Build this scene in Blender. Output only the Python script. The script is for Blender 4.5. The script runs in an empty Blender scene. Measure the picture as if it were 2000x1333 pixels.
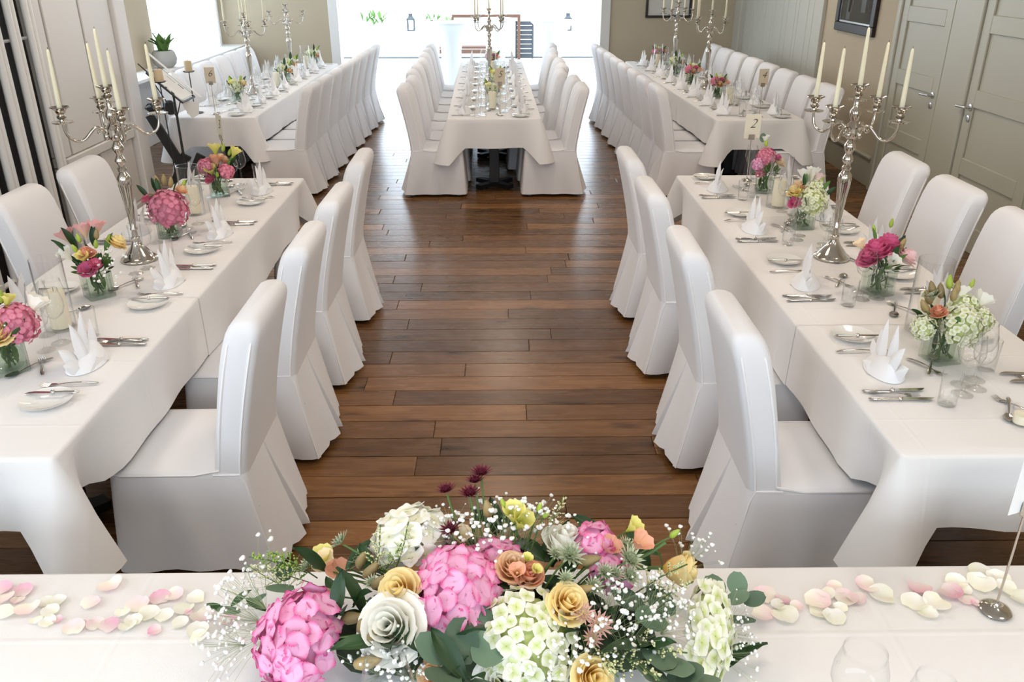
import bpy, math, random
from mathutils import Vector, Matrix, Quaternion
PI = math.pi
sc = bpy.context.scene
col = sc.collection
rnd = random.Random(11)

# ---------------------------------------------------------------- camera, sky, lights, exposure
CX = Vector((0.9999306, -0.01170449, -0.00134111)); CD = Vector((-0.0061083, -0.41773897, -0.90854655)); CF = Vector((0.01007385, 0.90849169, -0.41778148))
CH, FPX = 2.12, 1630.0
cam_d = bpy.data.cameras.new('camera'); cam = bpy.data.objects.new('camera', cam_d); col.objects.link(cam)
cam_d.lens = FPX / 2000 * 36; cam_d.sensor_width = 36; cam_d.clip_start = 0.05; cam_d.clip_end = 200
m = Matrix.Identity(4)
for i in range(3):
    m[i][0] = CX[i]; m[i][1] = -CD[i]; m[i][2] = -CF[i]
m[2][3] = CH
cam.matrix_world = m
sc.camera = cam
sc.view_settings.view_transform = 'Standard'; sc.view_settings.look = 'None'
sc.view_settings.gamma = 1.0; sc.view_settings.use_curve_mapping = False
sc.view_settings.exposure = 0.0
sc.cycles.transparent_max_bounces = 32; sc.cycles.max_bounces = 8; sc.cycles.diffuse_bounces = 5
sc.cycles.glossy_bounces = 4; sc.cycles.caustics_reflective = False; sc.cycles.caustics_refractive = False
sc.cycles.sample_clamp_indirect = 6.0
w = bpy.data.worlds.new('world'); sc.world = w; w.use_nodes = True
bg = w.node_tree.nodes['Background']; bg.inputs[0].default_value = (0.75, 0.875, 1.0, 1); bg.inputs[1].default_value = 6.4

def area(name, loc, rot, sx, sy, power=0, color=(1, 1, 1), portal=False):
    d = bpy.data.lights.new(name, 'AREA'); d.shape = 'RECTANGLE'; d.size = sx; d.size_y = sy; d.energy = power; d.color = color
    if portal: d.cycles.is_portal = True
    o = bpy.data.objects.new(name, d); o.location = loc; o.rotation_euler = rot; col.objects.link(o); return o
# openings that let the overcast sky in
area('portal_terrace', (-0.5, 13.9, 1.3), (-PI/2, 0, 0), 4.1, 2.6, 1, portal=True)
area('portal_bay', (-4.42, 10.9, 1.75), (0, -PI/2, 0), 1.9, 5.0, 1, portal=True)
area('portal_rear', (0, -2.42, 2.2), (PI/2, 0, 0), 7.2, 1.4, 1, portal=True)
area('portal_side', (-3.62, 0.5, 2.0), (0, -PI/2, 0), 1.4, 2.2, 1, portal=True)
# warm ceiling lamps
for lx in (-2.2, 0, 2.2):
    for ly in (0.8, 3.8, 6.8, 10.2):
        area('ceiling_lamp', (lx, ly, 2.93), (0, 0, 0), 0.5, 0.5, 15, (1.0, 0.84, 0.68))

def at(px, py, z=None, y=None):
    d = CF * FPX + CX * (px - 1000) + CD * (py - 666.5)
    t = (z - CH) / d.z if z is not None else y / d.y
    return Vector((0, 0, CH)) + d * t

# ---------------------------------------------------------------- materials
def mat(name, color=(0.8, 0.8, 0.8), rough=0.6, metal=0.0, spec=0.5, noise=0, nscale=40, bump=0, bscale=200, var=0, sheen=0):
    M = bpy.data.materials.new(name); M.use_nodes = True
    N = M.node_tree; b = N.nodes['Principled BSDF']
    b.inputs['Base Color'].default_value = (*color, 1); b.inputs['Roughness'].default_value = rough
    b.inputs['Metallic'].default_value = metal; b.inputs['Specular IOR Level'].default_value = spec
    if sheen: b.inputs['Sheen Weight'].default_value = sheen
    tc = N.nodes.new('ShaderNodeTexCoord')
    if noise or var:
        hs = N.nodes.new('ShaderNodeHueSaturation'); hs.inputs['Color'].default_value = (*color, 1)
        val = None
        if noise:
            n = N.nodes.new('ShaderNodeTexNoise'); n.inputs['Scale'].default_value = nscale; N.links.new(tc.outputs['Object'], n.inputs['Vector'])
            mr = N.nodes.new('ShaderNodeMapRange'); mr.inputs[3].default_value = 1 - noise; mr.inputs[4].default_value = 1 + noise
            N.links.new(n.outputs[0], mr.inputs[0]); val = mr.outputs[0]
        if var:
            oi = N.nodes.new('ShaderNodeObjectInfo'); mr2 = N.nodes.new('ShaderNodeMapRange'); mr2.inputs[3].default_value = 1 - var; mr2.inputs[4].default_value = 1 + var
            N.links.new(oi.outputs['Random'], mr2.inputs[0])
            if val is not None:
                mu = N.nodes.new('ShaderNodeMath'); mu.operation = 'MULTIPLY'; N.links.new(val, mu.inputs[0]); N.links.new(mr2.outputs[0], mu.inputs[1]); val = mu.outputs[0]
            else: val = mr2.outputs[0]
        N.links.new(val, hs.inputs['Value']); N.links.new(hs.outputs[0], b.inputs['Base Color'])
    if bump:
        n = N.nodes.new('ShaderNodeTexNoise'); n.inputs['Scale'].default_value = bscale; N.links.new(tc.outputs['Object'], n.inputs['Vector'])
        bp = N.nodes.new('ShaderNodeBump'); bp.inputs['Strength'].default_value = bump; bp.inputs['Distance'].default_value = 0.01
        N.links.new(n.outputs[0], bp.inputs['Height']); N.links.new(bp.outputs[0], b.inputs['Normal'])
    return M

def petal_mat(name, c_in, c_out, var=0.10, pos=(0.15, 0.9), rough=0.55):
    """colour runs from the petal's foot to its margin (mesh attribute v)"""
    M = bpy.data.materials.new(name); M.use_nodes = True; N = M.node_tree; b = N.nodes['Principled BSDF']
    b.inputs['Roughness'].default_value = rough; b.inputs['Specular IOR Level'].default_value = 0.25
    a = N.nodes.new('ShaderNodeAttribute'); a.attribute_name = 'v'
    r = N.nodes.new('ShaderNodeValToRGB'); e = r.color_ramp.elements
    e[0].position = pos[0]; e[0].color = (*c_in, 1); e[1].position = pos[1]; e[1].color = (*c_out, 1)
    oi = N.nodes.new('ShaderNodeObjectInfo'); mr = N.nodes.new('ShaderNodeMapRange'); mr.inputs[3].default_value = 1 - var; mr.inputs[4].default_value = 1 + var
    hs = N.nodes.new('ShaderNodeHueSaturation')
    L = N.links.new
    L(a.outputs['Fac'], r.inputs[0]); L(r.outputs[0], hs.inputs['Color']); L(oi.outputs['Random'], mr.inputs[0]); L(mr.outputs[0], hs.inputs['Value']); L(hs.outputs[0], b.inputs['Base Color'])
    tr = N.nodes.new('ShaderNodeBsdfTranslucent'); L(hs.outputs[0], tr.inputs[0])
    mx = N.nodes.new('ShaderNodeMixShader'); mx.inputs[0].default_value = 0.22
    L(b.outputs[0], mx.inputs[1]); L(tr.outputs[0], mx.inputs[2]); L(mx.outputs[0], N.nodes['Material Output'].inputs[0])
    return M

def glass_mat(name, tint=(0.998, 0.999, 0.999), edge=(0.92, 0.94, 0.94), refl=0.95):
    """thin clear glass: see-through face on, mirror-like at grazing angles"""
    M = bpy.data.materials.new(name); M.use_nodes = True; N = M.node_tree; L = N.links.new
    N.nodes.remove(N.nodes['Principled BSDF'])
    lw = N.nodes.new('ShaderNodeLayerWeight'); lw.inputs[0].default_value = 0.5
    p = N.nodes.new('ShaderNodeMath'); p.operation = 'POWER'; p.inputs[1].default_value = 3.5; L(lw.outputs['Facing'], p.inputs[0])
    mr = N.nodes.new('ShaderNodeMapRange'); mr.inputs[3].default_value = 0.025; mr.inputs[4].default_value = refl; L(p.outputs[0], mr.inputs[0])
    mc = N.nodes.new('ShaderNodeMix'); mc.data_type = 'RGBA'; mc.inputs[6].default_value = (*tint, 1); mc.inputs[7].default_value = (*edge, 1); L(p.outputs[0], mc.inputs[0])
    t = N.nodes.new('ShaderNodeBsdfTransparent'); L(mc.outputs[2], t.inputs[0])
    g = N.nodes.new('ShaderNodeBsdfGlossy'); g.inputs['Roughness'].default_value = 0.03
    x = N.nodes.new('ShaderNodeMixShader'); L(mr.outputs[0], x.inputs[0]); L(t.outputs[0], x.inputs[1]); L(g.outputs[0], x.inputs[2]); L(x.outputs[0], N.nodes['Material Output'].inputs[0])
    return M

def cloth_mat(name, color, crease=True):
    M = mat(name, color, 0.85, spec=0.2, bump=0, sheen=0.1); N = M.node_tree; L = N.links.new; b = N.nodes['Principled BSDF']
    g = N.nodes.new('ShaderNodeNewGeometry'); sx = N.nodes.new('ShaderNodeSeparateXYZ'); L(g.outputs['Position'], sx.inputs[0])
    n = N.nodes.new('ShaderNodeTexNoise'); n.inputs['Scale'].default_value = 5; n.inputs['Detail'].default_value = 3; L(g.outputs['Position'], n.inputs['Vector'])
    wv = N.nodes.new('ShaderNodeTexNoise'); wv.inputs['Scale'].default_value = 420; L(g.outputs['Position'], wv.inputs['Vector'])
    h = N.nodes.new('ShaderNodeMath'); h.operation = 'MULTIPLY_ADD'; h.inputs[1].default_value = 0.05; L(wv.outputs[0], h.inputs[0]); L(n.outputs[0], h.inputs[2]); out = h.outputs[0]
    if crease:   # ironed folds across the cloth
        for sock, per in ((1, 0.47), (0, 0.43)):
            pp = N.nodes.new('ShaderNodeMath'); pp.operation = 'PINGPONG'; pp.inputs[1].default_value = per / 2; L(sx.outputs[sock], pp.inputs[0])
            mr = N.nodes.new('ShaderNodeMapRange'); mr.inputs[1].default_value = 0; mr.inputs[2].default_value = 0.012; mr.inputs[3].default_value = 0.20; mr.inputs[4].default_value = 0; mr.interpolation_type = 'SMOOTHSTEP'; L(pp.outputs[0], mr.inputs[0])
            ad = N.nodes.new('ShaderNodeMath'); ad.operation = 'ADD'; L(out, ad.inputs[0]); L(mr.outputs[0], ad.inputs[1]); out = ad.outputs[0]
    bp = N.nodes.new('ShaderNodeBump'); bp.inputs['Strength'].default_value = 0.35; bp.inputs['Distance'].default_value = 0.012; L(out, bp.inputs['Height']); L(bp.outputs[0], b.inputs['Normal'])
    return M

def wood_mat():
    M = bpy.data.materials.new('oak_plank'); M.use_nodes = True; N = M.node_tree; L = N.links.new; b = N.nodes['Principled BSDF']
    g = N.nodes.new('ShaderNodeNewGeometry'); oi = N.nodes.new('ShaderNodeObjectInfo')
    off = N.nodes.new('ShaderNodeVectorMath'); off.operation = 'SCALE'; off.inputs[0].default_value = (37, 91, 53); L(oi.outputs['Random'], off.inputs['Scale'])
    ad = N.nodes.new('ShaderNodeVectorMath'); ad.operation = 'ADD'; L(g.outputs['Position'], ad.inputs[0]); L(off.outputs[0], ad.inputs[1])
    mp = N.nodes.new('ShaderNodeMapping'); mp.inputs['Scale'].default_value = (1.2, 16, 16); L(ad.outputs[0], mp.inputs[0])
    n1 = N.nodes.new('ShaderNodeTexNoise'); n1.inputs['Scale'].default_value = 2.2; n1.inputs['Detail'].default_value = 6; n1.inputs['Distortion'].default_value = 0.6; L(mp.outputs[0], n1.inputs['Vector'])
    mp2 = N.nodes.new('ShaderNodeMapping'); mp2.inputs['Scale'].default_value = (2.0, 6.5, 6); L(ad.outputs[0], mp2.inputs[0])
    n2 = N.nodes.new('ShaderNodeTexNoise'); n2.inputs['Scale'].default_value = 1.4; n2.inputs['Detail'].default_value = 2; L(mp2.outputs[0], n2.inputs['Vector'])
    r1 = N.nodes.new('ShaderNodeValToRGB'); e = r1.color_ramp.elements
    e[0].position = 0.22; e[0].color = (0.100, 0.043, 0.0138, 1); e[1].position = 0.80; e[1].color = (0.208, 0.100, 0.033, 1); L(n1.outputs[0], r1.inputs[0])
    kn = N.nodes.new('ShaderNodeValToRGB'); e = kn.color_ramp.elements; e[0].position = 0.24; e[0].color = (0.38, 0.34, 0.30, 1); e[1].position = 0.38; e[1].color = (1, 1, 1, 1); L(n2.outputs[0], kn.inputs[0])
    mu = N.nodes.new('ShaderNodeMix'); mu.data_type = 'RGBA'; mu.blend_type = 'MULTIPLY'; mu.inputs[0].default_value = 1; L(r1.outputs[0], mu.inputs[6]); L(kn.outputs[0], mu.inputs[7])
    pw = N.nodes.new('ShaderNodeMath'); pw.operation = 'POWER'; pw.inputs[1].default_value = 1.8; L(oi.outputs['Random'], pw.inputs[0])
    mr = N.nodes.new('ShaderNodeMapRange'); mr.inputs[3].default_value = 0.74; mr.inputs[4].default_value = 1.70; L(pw.outputs[0], mr.inputs[0])
    hs = N.nodes.new('ShaderNodeHueSaturation'); L(mu.outputs[2], hs.inputs['Color']); L(mr.outputs[0], hs.inputs['Value']); L(hs.outputs[0], b.inputs['Base Color'])
    rr = N.nodes.new('ShaderNodeMapRange'); rr.inputs[3].default_value = 0.21; rr.inputs[4].default_value = 0.33; L(n1.outputs[0], rr.inputs[0]); L(rr.outputs[0], b.inputs['Roughness'])
    b.inputs['Specular IOR Level'].default_value = 0.32
    bp = N.nodes.new('ShaderNodeBump'); bp.inputs['Strength'].default_value = 0.05; bp.inputs['Distance'].default_value = 0.003; L(n1.outputs[0], bp.inputs['Height']); L(bp.outputs[0], b.inputs['Normal'])
    return M

M = {}
M['wood'] = wood_mat()
M['joint'] = mat('dark_joint', (0.012, 0.006, 0.003), 0.9)
M['cover'] = mat('chair_cover_cotton', (0.79, 0.785, 0.80), 0.88, spec=0.2, bump=0.18, bscale=14, sheen=0.1)
M['piping'] = mat('cover_piping', (0.88, 0.875, 0.88), 0.8, spec=0.2)
M['cloth'] = cloth_mat('table_linen', (0.80, 0.785, 0.775))
M['napkin'] = mat('napkin_linen', (0.86, 0.865, 0.88), 0.85, spec=0.2, bump=0.1, bscale=60)
M['blackwood'] = mat('black_lacquer', (0.012, 0.011, 0.011), 0.45)
M['beige'] = mat('beige_wall_paint', (0.52, 0.445, 0.325), 0.85, noise=0.03, nscale=3, bump=0.05)
M['white'] = mat('white_wall_paint', (0.82, 0.82, 0.81), 0.6, noise=0.02, nscale=3)
M['panelwhite'] = mat('grey_white_panel_paint', (0.70, 0.69, 0.66), 0.5)
M['cream'] = mat('cream_door_paint', (0.44, 0.43, 0.345), 0.42, noise=0.02, nscale=4)
M['cream2'] = mat('cream_board_paint', (0.54, 0.535, 0.47), 0.5)
M['ceiling'] = mat('ceiling_paint', (0.86, 0.85, 0.83), 0.9)
M['radiator'] = mat('radiator_enamel', (0.86, 0.86, 0.84), 0.35)
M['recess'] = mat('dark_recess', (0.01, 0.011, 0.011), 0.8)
M['silver'] = mat('polished_silver', (0.56, 0.52, 0.455), 0.13, metal=1.0, noise=0.12, nscale=30)
M['steel'] = mat('polished_steel', (0.62, 0.60, 0.58), 0.16, metal=1.0)
M['chrome'] = mat('brushed_chrome', (0.6, 0.6, 0.6), 0.28, metal=1.0)
M['taper'] = mat('ivory_taper_wax', (0.86, 0.81, 0.60), 0.5, spec=0.3)
M['pillar'] = mat('cream_pillar_wax', (0.86, 0.80, 0.62), 0.5, spec=0.3)
M['tanwax'] = mat('tan_wax', (0.62, 0.50, 0.33), 0.5, spec=0.3)
M['wick'] = mat('wick', (0.05, 0.04, 0.03), 0.9)
M['china'] = mat('white_china', (0.82, 0.82, 0.79), 0.12, spec=0.5)
M['glass'] = glass_mat('clear_glass')
M['vaseglass'] = glass_mat('green_tinted_glass', (0.93, 0.96, 0.94), (0.42, 0.50, 0.45))
M['pane'] = glass_mat('window_glass', refl=0.5)
M['water'] = glass_mat('vase_water', (0.88, 0.92, 0.87), (0.75, 0.8, 0.74), 0.25)
M['iron'] = mat('black_iron', (0.02, 0.022, 0.022), 0.45)
M['paper'] = mat('white_paper', (0.82, 0.82, 0.80), 0.8)
M['card'] = mat('cream_card', (0.80, 0.75, 0.60), 0.8)
M['kraft'] = mat('tan_card', (0.66, 0.58, 0.44), 0.8)
M['ink'] = mat('dark_ink', (0.06, 0.055, 0.05), 0.7)
M['framewood'] = mat('dark_frame_wood', (0.018, 0.010, 0.007), 0.42)
M['mount'] = mat('picture_mount', (0.74, 0.72, 0.66), 0.8)
M['terrace'] = mat('pale_terrace_stone', (0.80, 0.80, 0.78), 0.8, noise=0.05, nscale=4)
M['render'] = mat('white_garden_wall', (0.84, 0.84, 0.83), 0.85)
M['stretch'] = mat('stretch_cover', (0.70, 0.73, 0.77), 0.8, spec=0.2)
M['brown'] = mat('brown_timber', (0.10, 0.045, 0.025), 0.6, noise=0.15, nscale=20)
M['slate'] = mat('dark_slat_paint', (0.04, 0.045, 0.055), 0.5)
M['lantern'] = mat('lantern_metal', (0.05, 0.06, 0.065), 0.5)
M['green'] = mat('mid_green_leaf', (0.10, 0.20, 0.045), 0.5, spec=0.3, var=0.3)
M['dkgreen'] = mat('dark_green_leaf', (0.020, 0.060, 0.016), 0.42, spec=0.4, var=0.35)
M['euca'] = mat('eucalyptus_leaf', (0.115, 0.185, 0.12), 0.55, spec=0.3, var=0.35)
M['stem'] = mat('green_stem', (0.075, 0.15, 0.03), 0.55)
M['lime'] = mat('lime_bud', (0.36, 0.48, 0.06), 0.5, var=0.2)
M['olive'] = mat('olive_bronze_bud', (0.30, 0.22, 0.09), 0.5, var=0.25)
M['gyp'] = mat('baby_breath_white', (0.88, 0.87, 0.84), 0.8)
M['gypstem'] = mat('pale_green_stem', (0.34, 0.42, 0.22), 0.7)
M['foam'] = mat('dark_moss', (0.018, 0.035, 0.012), 0.95, noise=0.5, nscale=60)
M['burg'] = petal_mat('burgundy_bract', (0.10, 0.008, 0.02), (0.19, 0.018, 0.05))
M['astr'] = petal_mat('pale_green_bract', (0.30, 0.36, 0.20), (0.58, 0.62, 0.46))
M['pinkh'] = petal_mat('pink_hydrangea', (0.90, 0.46, 0.68), (0.74, 0.08, 0.30), pos=(0.58, 1.0))
M['pinkh2'] = petal_mat('rose_pink_hydrangea', (0.84, 0.34, 0.45), (0.66, 0.10, 0.22), pos=(0.45, 1.0))
M['whiteh'] = petal_mat('cream_hydrangea', (0.66, 0.74, 0.30), (0.90, 0.90, 0.78), pos=(0.05, 0.6), var=0.06)
M['whitef'] = petal_mat('white_petal', (0.88, 0.87, 0.62), (0.94, 0.93, 0.86), pos=(0.0, 0.6), var=0.04)
M['yellow'] = petal_mat('yellow_rose', (0.95, 0.60, 0.14), (0.97, 0.84, 0.46), var=0.08)
M['apricot'] = petal_mat('apricot_rose', (0.92, 0.50, 0.20), (0.94, 0.70, 0.46))
M['peach'] = petal_mat('peach_lisianthus', (0.88, 0.62, 0.36), (0.86, 0.44, 0.30))
M['cream_r'] = petal_mat('cream_peach_petal', (0.88, 0.74, 0.44), (0.92, 0.78, 0.56))
M['lemon'] = petal_mat('lemon_lisianthus', (0.55, 0.62, 0.08), (0.86, 0.80, 0.28))
M['pinkp'] = petal_mat('deep_pink_peony', (0.78, 0.26, 0.42), (0.72, 0.16, 0.33))
M['blush'] = petal_mat('blush_petal', (0.90, 0.84, 0.72), (0.90, 0.68, 0.69))
M['pinkpet'] = petal_mat('pink_petal', (0.88, 0.74, 0.70), (0.86, 0.46, 0.58))
M['creampet'] = petal_mat('cream_petal', (0.90, 0.88, 0.72), (0.92, 0.90, 0.84))
M['alst'] = petal_mat('alstroemeria_pink', (0.80, 0.62, 0.40), (0.84, 0.46, 0.46))

# ---------------------------------------------------------------- mesh helpers
class G:
    def __init__(s): s.v = []; s.f = []; s.a = []; s.mi = []; s.cur = 0
    def add(s, vs, fs, av=None):
        o = len(s.v); s.v += [tuple(x) for x in vs]; s.f += [tuple(i + o for i in f) for f in fs]; s.a += av if av else [0.0] * len(vs); s.mi += [s.cur] * len(fs); return s
    def box(s, c, d, rz=0, mtx=None):
        cx, cy, cz = c; x, y, z = d[0] / 2, d[1] / 2, d[2] / 2
        vs = [Vector((i * x, j * y, k * z)) for i in (-1, 1) for j in (-1, 1) for k in (-1, 1)]
        R = mtx or Matrix.Rotation(rz, 3, 'Z')
        return s.add([R @ p + Vector(c) for p in vs], [(0, 1, 3, 2), (4, 6, 7, 5), (0, 4, 5, 1), (2, 3, 7, 6), (0, 2, 6, 4), (1, 5, 7, 3)])
    def cbox(s, c, d, b=0.004):
        """box with chamfered vertical and horizontal edges"""
        x, y, z = d[0] / 2, d[1] / 2, d[2] / 2
        rings = []
        for (zz, i) in ((-z, b), (-z + b, 0), (z - b, 0), (z, b)):
            rings.append([(c[0] + sx * (x - i - (b if k else 0)), c[1] + sy * (y - i - (0 if k else b)), c[2] + zz) for sx, sy, k in ((-1, -1, 0), (-1, -1, 1), (1, -1, 1), (1, -1, 0), (1, 1, 0), (1, 1, 1), (-1, 1, 1), (-1, 1, 0))])
        return s.loft(rings, True, True, True)
    def loft(s, rings, closed=True, cap0=False, cap1=False, av=None):
        n = len(rings[0]); vs = [p for r in rings for p in r]; fs = []
        for i in range(len(rings) - 1):
            for j in range(n if closed else n - 1):
                a = i * n + j; b = i * n + (j + 1) % n; fs.append((a, b, b + n, a + n))
        if cap0: fs.append(tuple(range(n - 1, -1, -1)))
        if cap1: fs.append(tuple((len(rings) - 1) * n + j for j in range(n)))
        return s.add(vs, fs, av)
    def lathe(s, prof, n=16, c=(0, 0, 0), mtx=None, cap=True, flute=0, fl_rng=None):
        R = mtx or Matrix.Identity(3); rings = []
        for r, z in prof:
            ring = []
            for k in range(n):
                t = 2 * PI * k / n; rr = r
                if flute and fl_rng[0] <= z <= fl_rng[1]: rr = r * (1 - flute * (k % 2))
                ring.append(tuple(R @ Vector((rr * math.cos(t), rr * math.sin(t), z)) + Vector(c)))
            rings.append(ring)
        return s.loft(rings, True, cap and prof[0][0] > 1e-4, cap and prof[-1][0] > 1e-4)
    def tube(s, path, rad, n=6, cap=True, flat=None):
        P = [Vector(p) for p in path]; rads = rad if isinstance(rad, (list, tuple)) else [rad] * len(P); rings = []
        up = Vector((0, 0, 1)); prev = None
        for i, p in enumerate(P):
            t = (P[min(i + 1, len(P) - 1)] - P[max(i - 1, 0)])
            if t.length < 1e-9: t = Vector((0, 0, 1))
            t.normalize()
            if prev is None:
                a = t.cross(up);
                if a.length < 0.05: a = t.cross(Vector((1, 0, 0)))
            else: a = prev - t * prev.dot(t)
            a.normalize(); prev = a; b = t.cross(a)
            rings.append([tuple(p + (a * math.cos(2 * PI * k / n) + b * math.sin(2 * PI * k / n) * (flat or 1)) * rads[i]) for k in range(n)])
        return s.loft(rings, True, cap, cap)
    def grid(s, nu, nv, fn):
        vs = []; av = []
        for j in range(nv + 1):
            for i in range(nu + 1):
                p = fn(i / nu * 2 - 1, j / nv); vs.append(p[:3]); av.append(p[3] if len(p) > 3 else j / nv)
        fs = [(j * (nu + 1) + i, j * (nu + 1) + i + 1, (j + 1) * (nu + 1) + i + 1, (j + 1) * (nu + 1) + i) for j in range(nv) for i in range(nu)]
        return s.add(vs, fs, av)
    def ball(s, c, r, n=6, m=4, sz=1.0, mtx=None):
        R = mtx or Matrix.Identity(3); rings = []
        for i in range(m + 1):
            ph = -PI / 2 + PI * i / m; q = max(math.cos(ph), 0.02)
            rings.append([tuple(R @ Vector((r * q * math.cos(2 * PI * k / n), r * q * math.sin(2 * PI * k / n), r * sz * math.sin(ph))) + Vector(c)) for k in range(n)])
        return s.loft(rings, True, True, True)
    def join(s, g, mtx):
        return s.add([mtx @ Vector(p) for p in g.v], g.f, list(g.a))
    def mesh(s, name, *mats, smooth=True, ang=40):
        me = bpy.data.meshes.new(name); me.from_pydata(s.v, [], s.f)
        for x in mats: me.materials.append(M[x] if isinstance(x, str) else x)
        if any(s.a):
            at_ = me.attributes.new('v', 'FLOAT', 'POINT'); at_.data.foreach_set('value', s.a)
        if len(mats) > 1: me.polygons.foreach_set('material_index', s.mi)
        me.polygons.foreach_set('use_smooth', [smooth] * len(me.polygons))
        if smooth:
            me.set_sharp_from_angle(angle=math.radians(ang))
        me.update(); return me

def put(name, me, parent=None, loc=(0, 0, 0), rot=(0, 0, 0), scale=None, kind=None, label=None, mtx=None):
    o = bpy.data.objects.new(name, me); col.objects.link(o)
    if parent is not None: o.parent = parent
    if mtx is not None: o.matrix_basis = mtx
    else:
        o.location = loc; o.rotation_euler = rot
        if scale is not None: o.scale = scale if hasattr(scale, '__len__') else (scale,) * 3
    if kind: o['kind'] = kind
    if label: o['label'] = label
    return o
def thing(name, label, cat, me=None, loc=(0, 0, 0), rot=(0, 0, 0), group=None, scale=None):
    o = put(name, me, None, loc, rot, scale); o['label'] = label; o['category'] = cat
    if group: o['group'] = group
    return o
KIDS = {}
def kids(o):
    return list(o.children)
def dup(root, loc, rz, label, group=None, rx=0, ry=0, parts=True):
    r = root.copy(); col.objects.link(r); r.location = loc; r.rotation_euler = (rx, ry, rz); r['label'] = label
    if group: r['group'] = group
    if parts:
        for ch in root.children:
            c = ch.copy(); col.objects.link(c); c.parent = r
            for g in ch.children:
                d = g.copy(); col.objects.link(d); d.parent = c
    return r
def struct(name, me, parent=None, loc=(0, 0, 0), rot=(0, 0, 0)):
    o = put(name, me, parent, loc, rot)
    if parent is None: o['kind'] = 'structure'
    return o
ORD = ['first', 'second', 'third', 'fourth', 'fifth', 'sixth', 'seventh', 'eighth', 'ninth', 'tenth', 'eleventh', 'twelfth', 'thirteenth', 'fourteenth']
def align(n, spin=0):
    """rotation taking +z to n, after a spin about z"""
    return Vector((0, 0, 1)).rotation_difference(Vector(n).normalized()).to_matrix() @ Matrix.Rotation(spin, 3, 'Z')
def TM(loc, R3, s=1.0):
    return Matrix.Translation(loc) @ R3.to_4x4() @ Matrix.Scale(s, 4)
# ---------------------------------------------------------------- room shell
def boxes(name, lst, mt, parent=None, bevel=None, kind='structure'):
    g = G()
    for c, d in lst: (g.cbox(c, d, bevel) if bevel else g.box(c, d))
    o = put(name, g.mesh(name, mt, smooth=False), parent)
    if kind and parent is None: o['kind'] = kind
    return o
def slab(x0, x1, y0, y1, z0, z1): return (((x0 + x1) / 2, (y0 + y1) / 2, (z0 + z1) / 2), (x1 - x0, y1 - y0, z1 - z0))

floor = boxes('floor', [slab(-4.5, 3.9, -2.5, 13.9, -0.12, -0.012)], 'joint')
pl = G(); pl.cbox((0.5, 0, -0.011), (1, 1, 0.022), 0.0015); plank_me = pl.mesh('plank', 'wood', smooth=False)
ROW = 0.1628; y = 2.105; nplank = 0
far_planks = G(); prng = random.Random(5)
row = 0
while y < 13.88:
    x = -4.4 + prng.uniform(-1.3, 0) if y > 7.9 else -3.28 + prng.uniform(-1.5, 0)
    xmin = -4.4 if y > 7.9 else -3.3
    while x < 3.70:
        ln = prng.uniform(0.9, 2.4); x1 = min(x + ln, 3.71); x0 = max(x, xmin)
        if x1 - x0 > 0.12:
            if y < 9.6 and nplank < 300:
                p = put('plank', plank_me, floor, (x0 + 0.0008, y, prng.uniform(-0.0006, 0.0006)), scale=(x1 - x0 - 0.003, ROW - 0.0050, 1)); nplank += 1
            else:
                far_planks.cbox(((x0 + x1) / 2, y, -0.011), (x1 - x0 - 0.003, ROW - 0.0050, 0.022), 0.0015)
        x += ln
    y += ROW; row += 1
put('far_planks', far_planks.mesh('far_planks', 'wood', smooth=False), floor, kind='stuff')
boxes('ceiling', [slab(-4.5, 3.9, -2.5, 13.9, 3.0, 3.1)], 'ceiling')

# left wall: plain part with a window beside the head table, panelled part, bay
wl = boxes('wall_left', [slab(-3.6, -3.42, -2.4, -0.6, 0, 3), slab(-3.6, -3.42, 1.6, 7.85, 0, 3), slab(-3.6, -3.42, -0.6, 1.6, 0, 1.3), slab(-3.6, -3.42, -0.6, 1.6, 2.7, 3),
                         slab(-4.4, -3.42, 7.75, 7.85, 0, 3)], 'white')
for a, b in ((6.36, 6.47), (6.50, 7.045), (7.075, 7.60)):
    boxes('panel_board', [slab(-3.42, -3.31, a, b, 0.74, 3)], 'panelwhite', wl, 0.006)
boxes('panel_rail', [slab(-3.42, -3.295, 6.36, 7.62, 0.66, 0.735)], 'panelwhite', wl, 0.008)
for a, b in ((6.36, 6.92), (6.97, 7.60)):
    boxes('panel_board', [slab(-3.42, -3.325, a, b, 0.10, 0.655)], 'panelwhite', wl, 0.008)
boxes('trim_1', [slab(-3.44, -3.28, 7.64, 7.86, 0, 3)], 'white', bevel=0.008)
boxes('baseboard_left', [slab(-3.42, -3.30, 6.36, 7.63, 0, 0.095)], 'panelwhite', bevel=0.004)
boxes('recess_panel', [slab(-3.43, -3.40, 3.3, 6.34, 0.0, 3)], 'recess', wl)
def window(name, xw, y0, y1, z0, z1, nm):
    fr = G()
    for a, b, c, d in ((y0, y0 + .07, z0, z1), (y1 - .07, y1, z0, z1), (y0 + .07, y1 - .07, z0, z0 + .07), (y0 + .07, y1 - .07, z1 - .07, z1)):
        fr.box(*slab(xw - .04, xw + .04, a, b, c, d))
    for k in range(1, nm):
        t = y0 + (y1 - y0) * k / nm; fr.box(*slab(xw - .03, xw + .03, t - .03, t + .03, z0 + .07, z1 - .07))
    o = struct(name, fr.mesh(name, 'white', smooth=False))
    for k in range(nm):
        a = y0 + (y1 - y0) * k / nm + .04; b = y0 + (y1 - y0) * (k + 1) / nm - .04
        pg = G(); pg.box(*slab(xw - .003, xw + .003, a, b, z0 + .06, z1 - .06)); put('pane', pg.mesh('pane', 'pane', smooth=False), o)
    return o
window('window_1', -3.51, -0.6, 1.6, 1.3, 2.7, 2)
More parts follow.
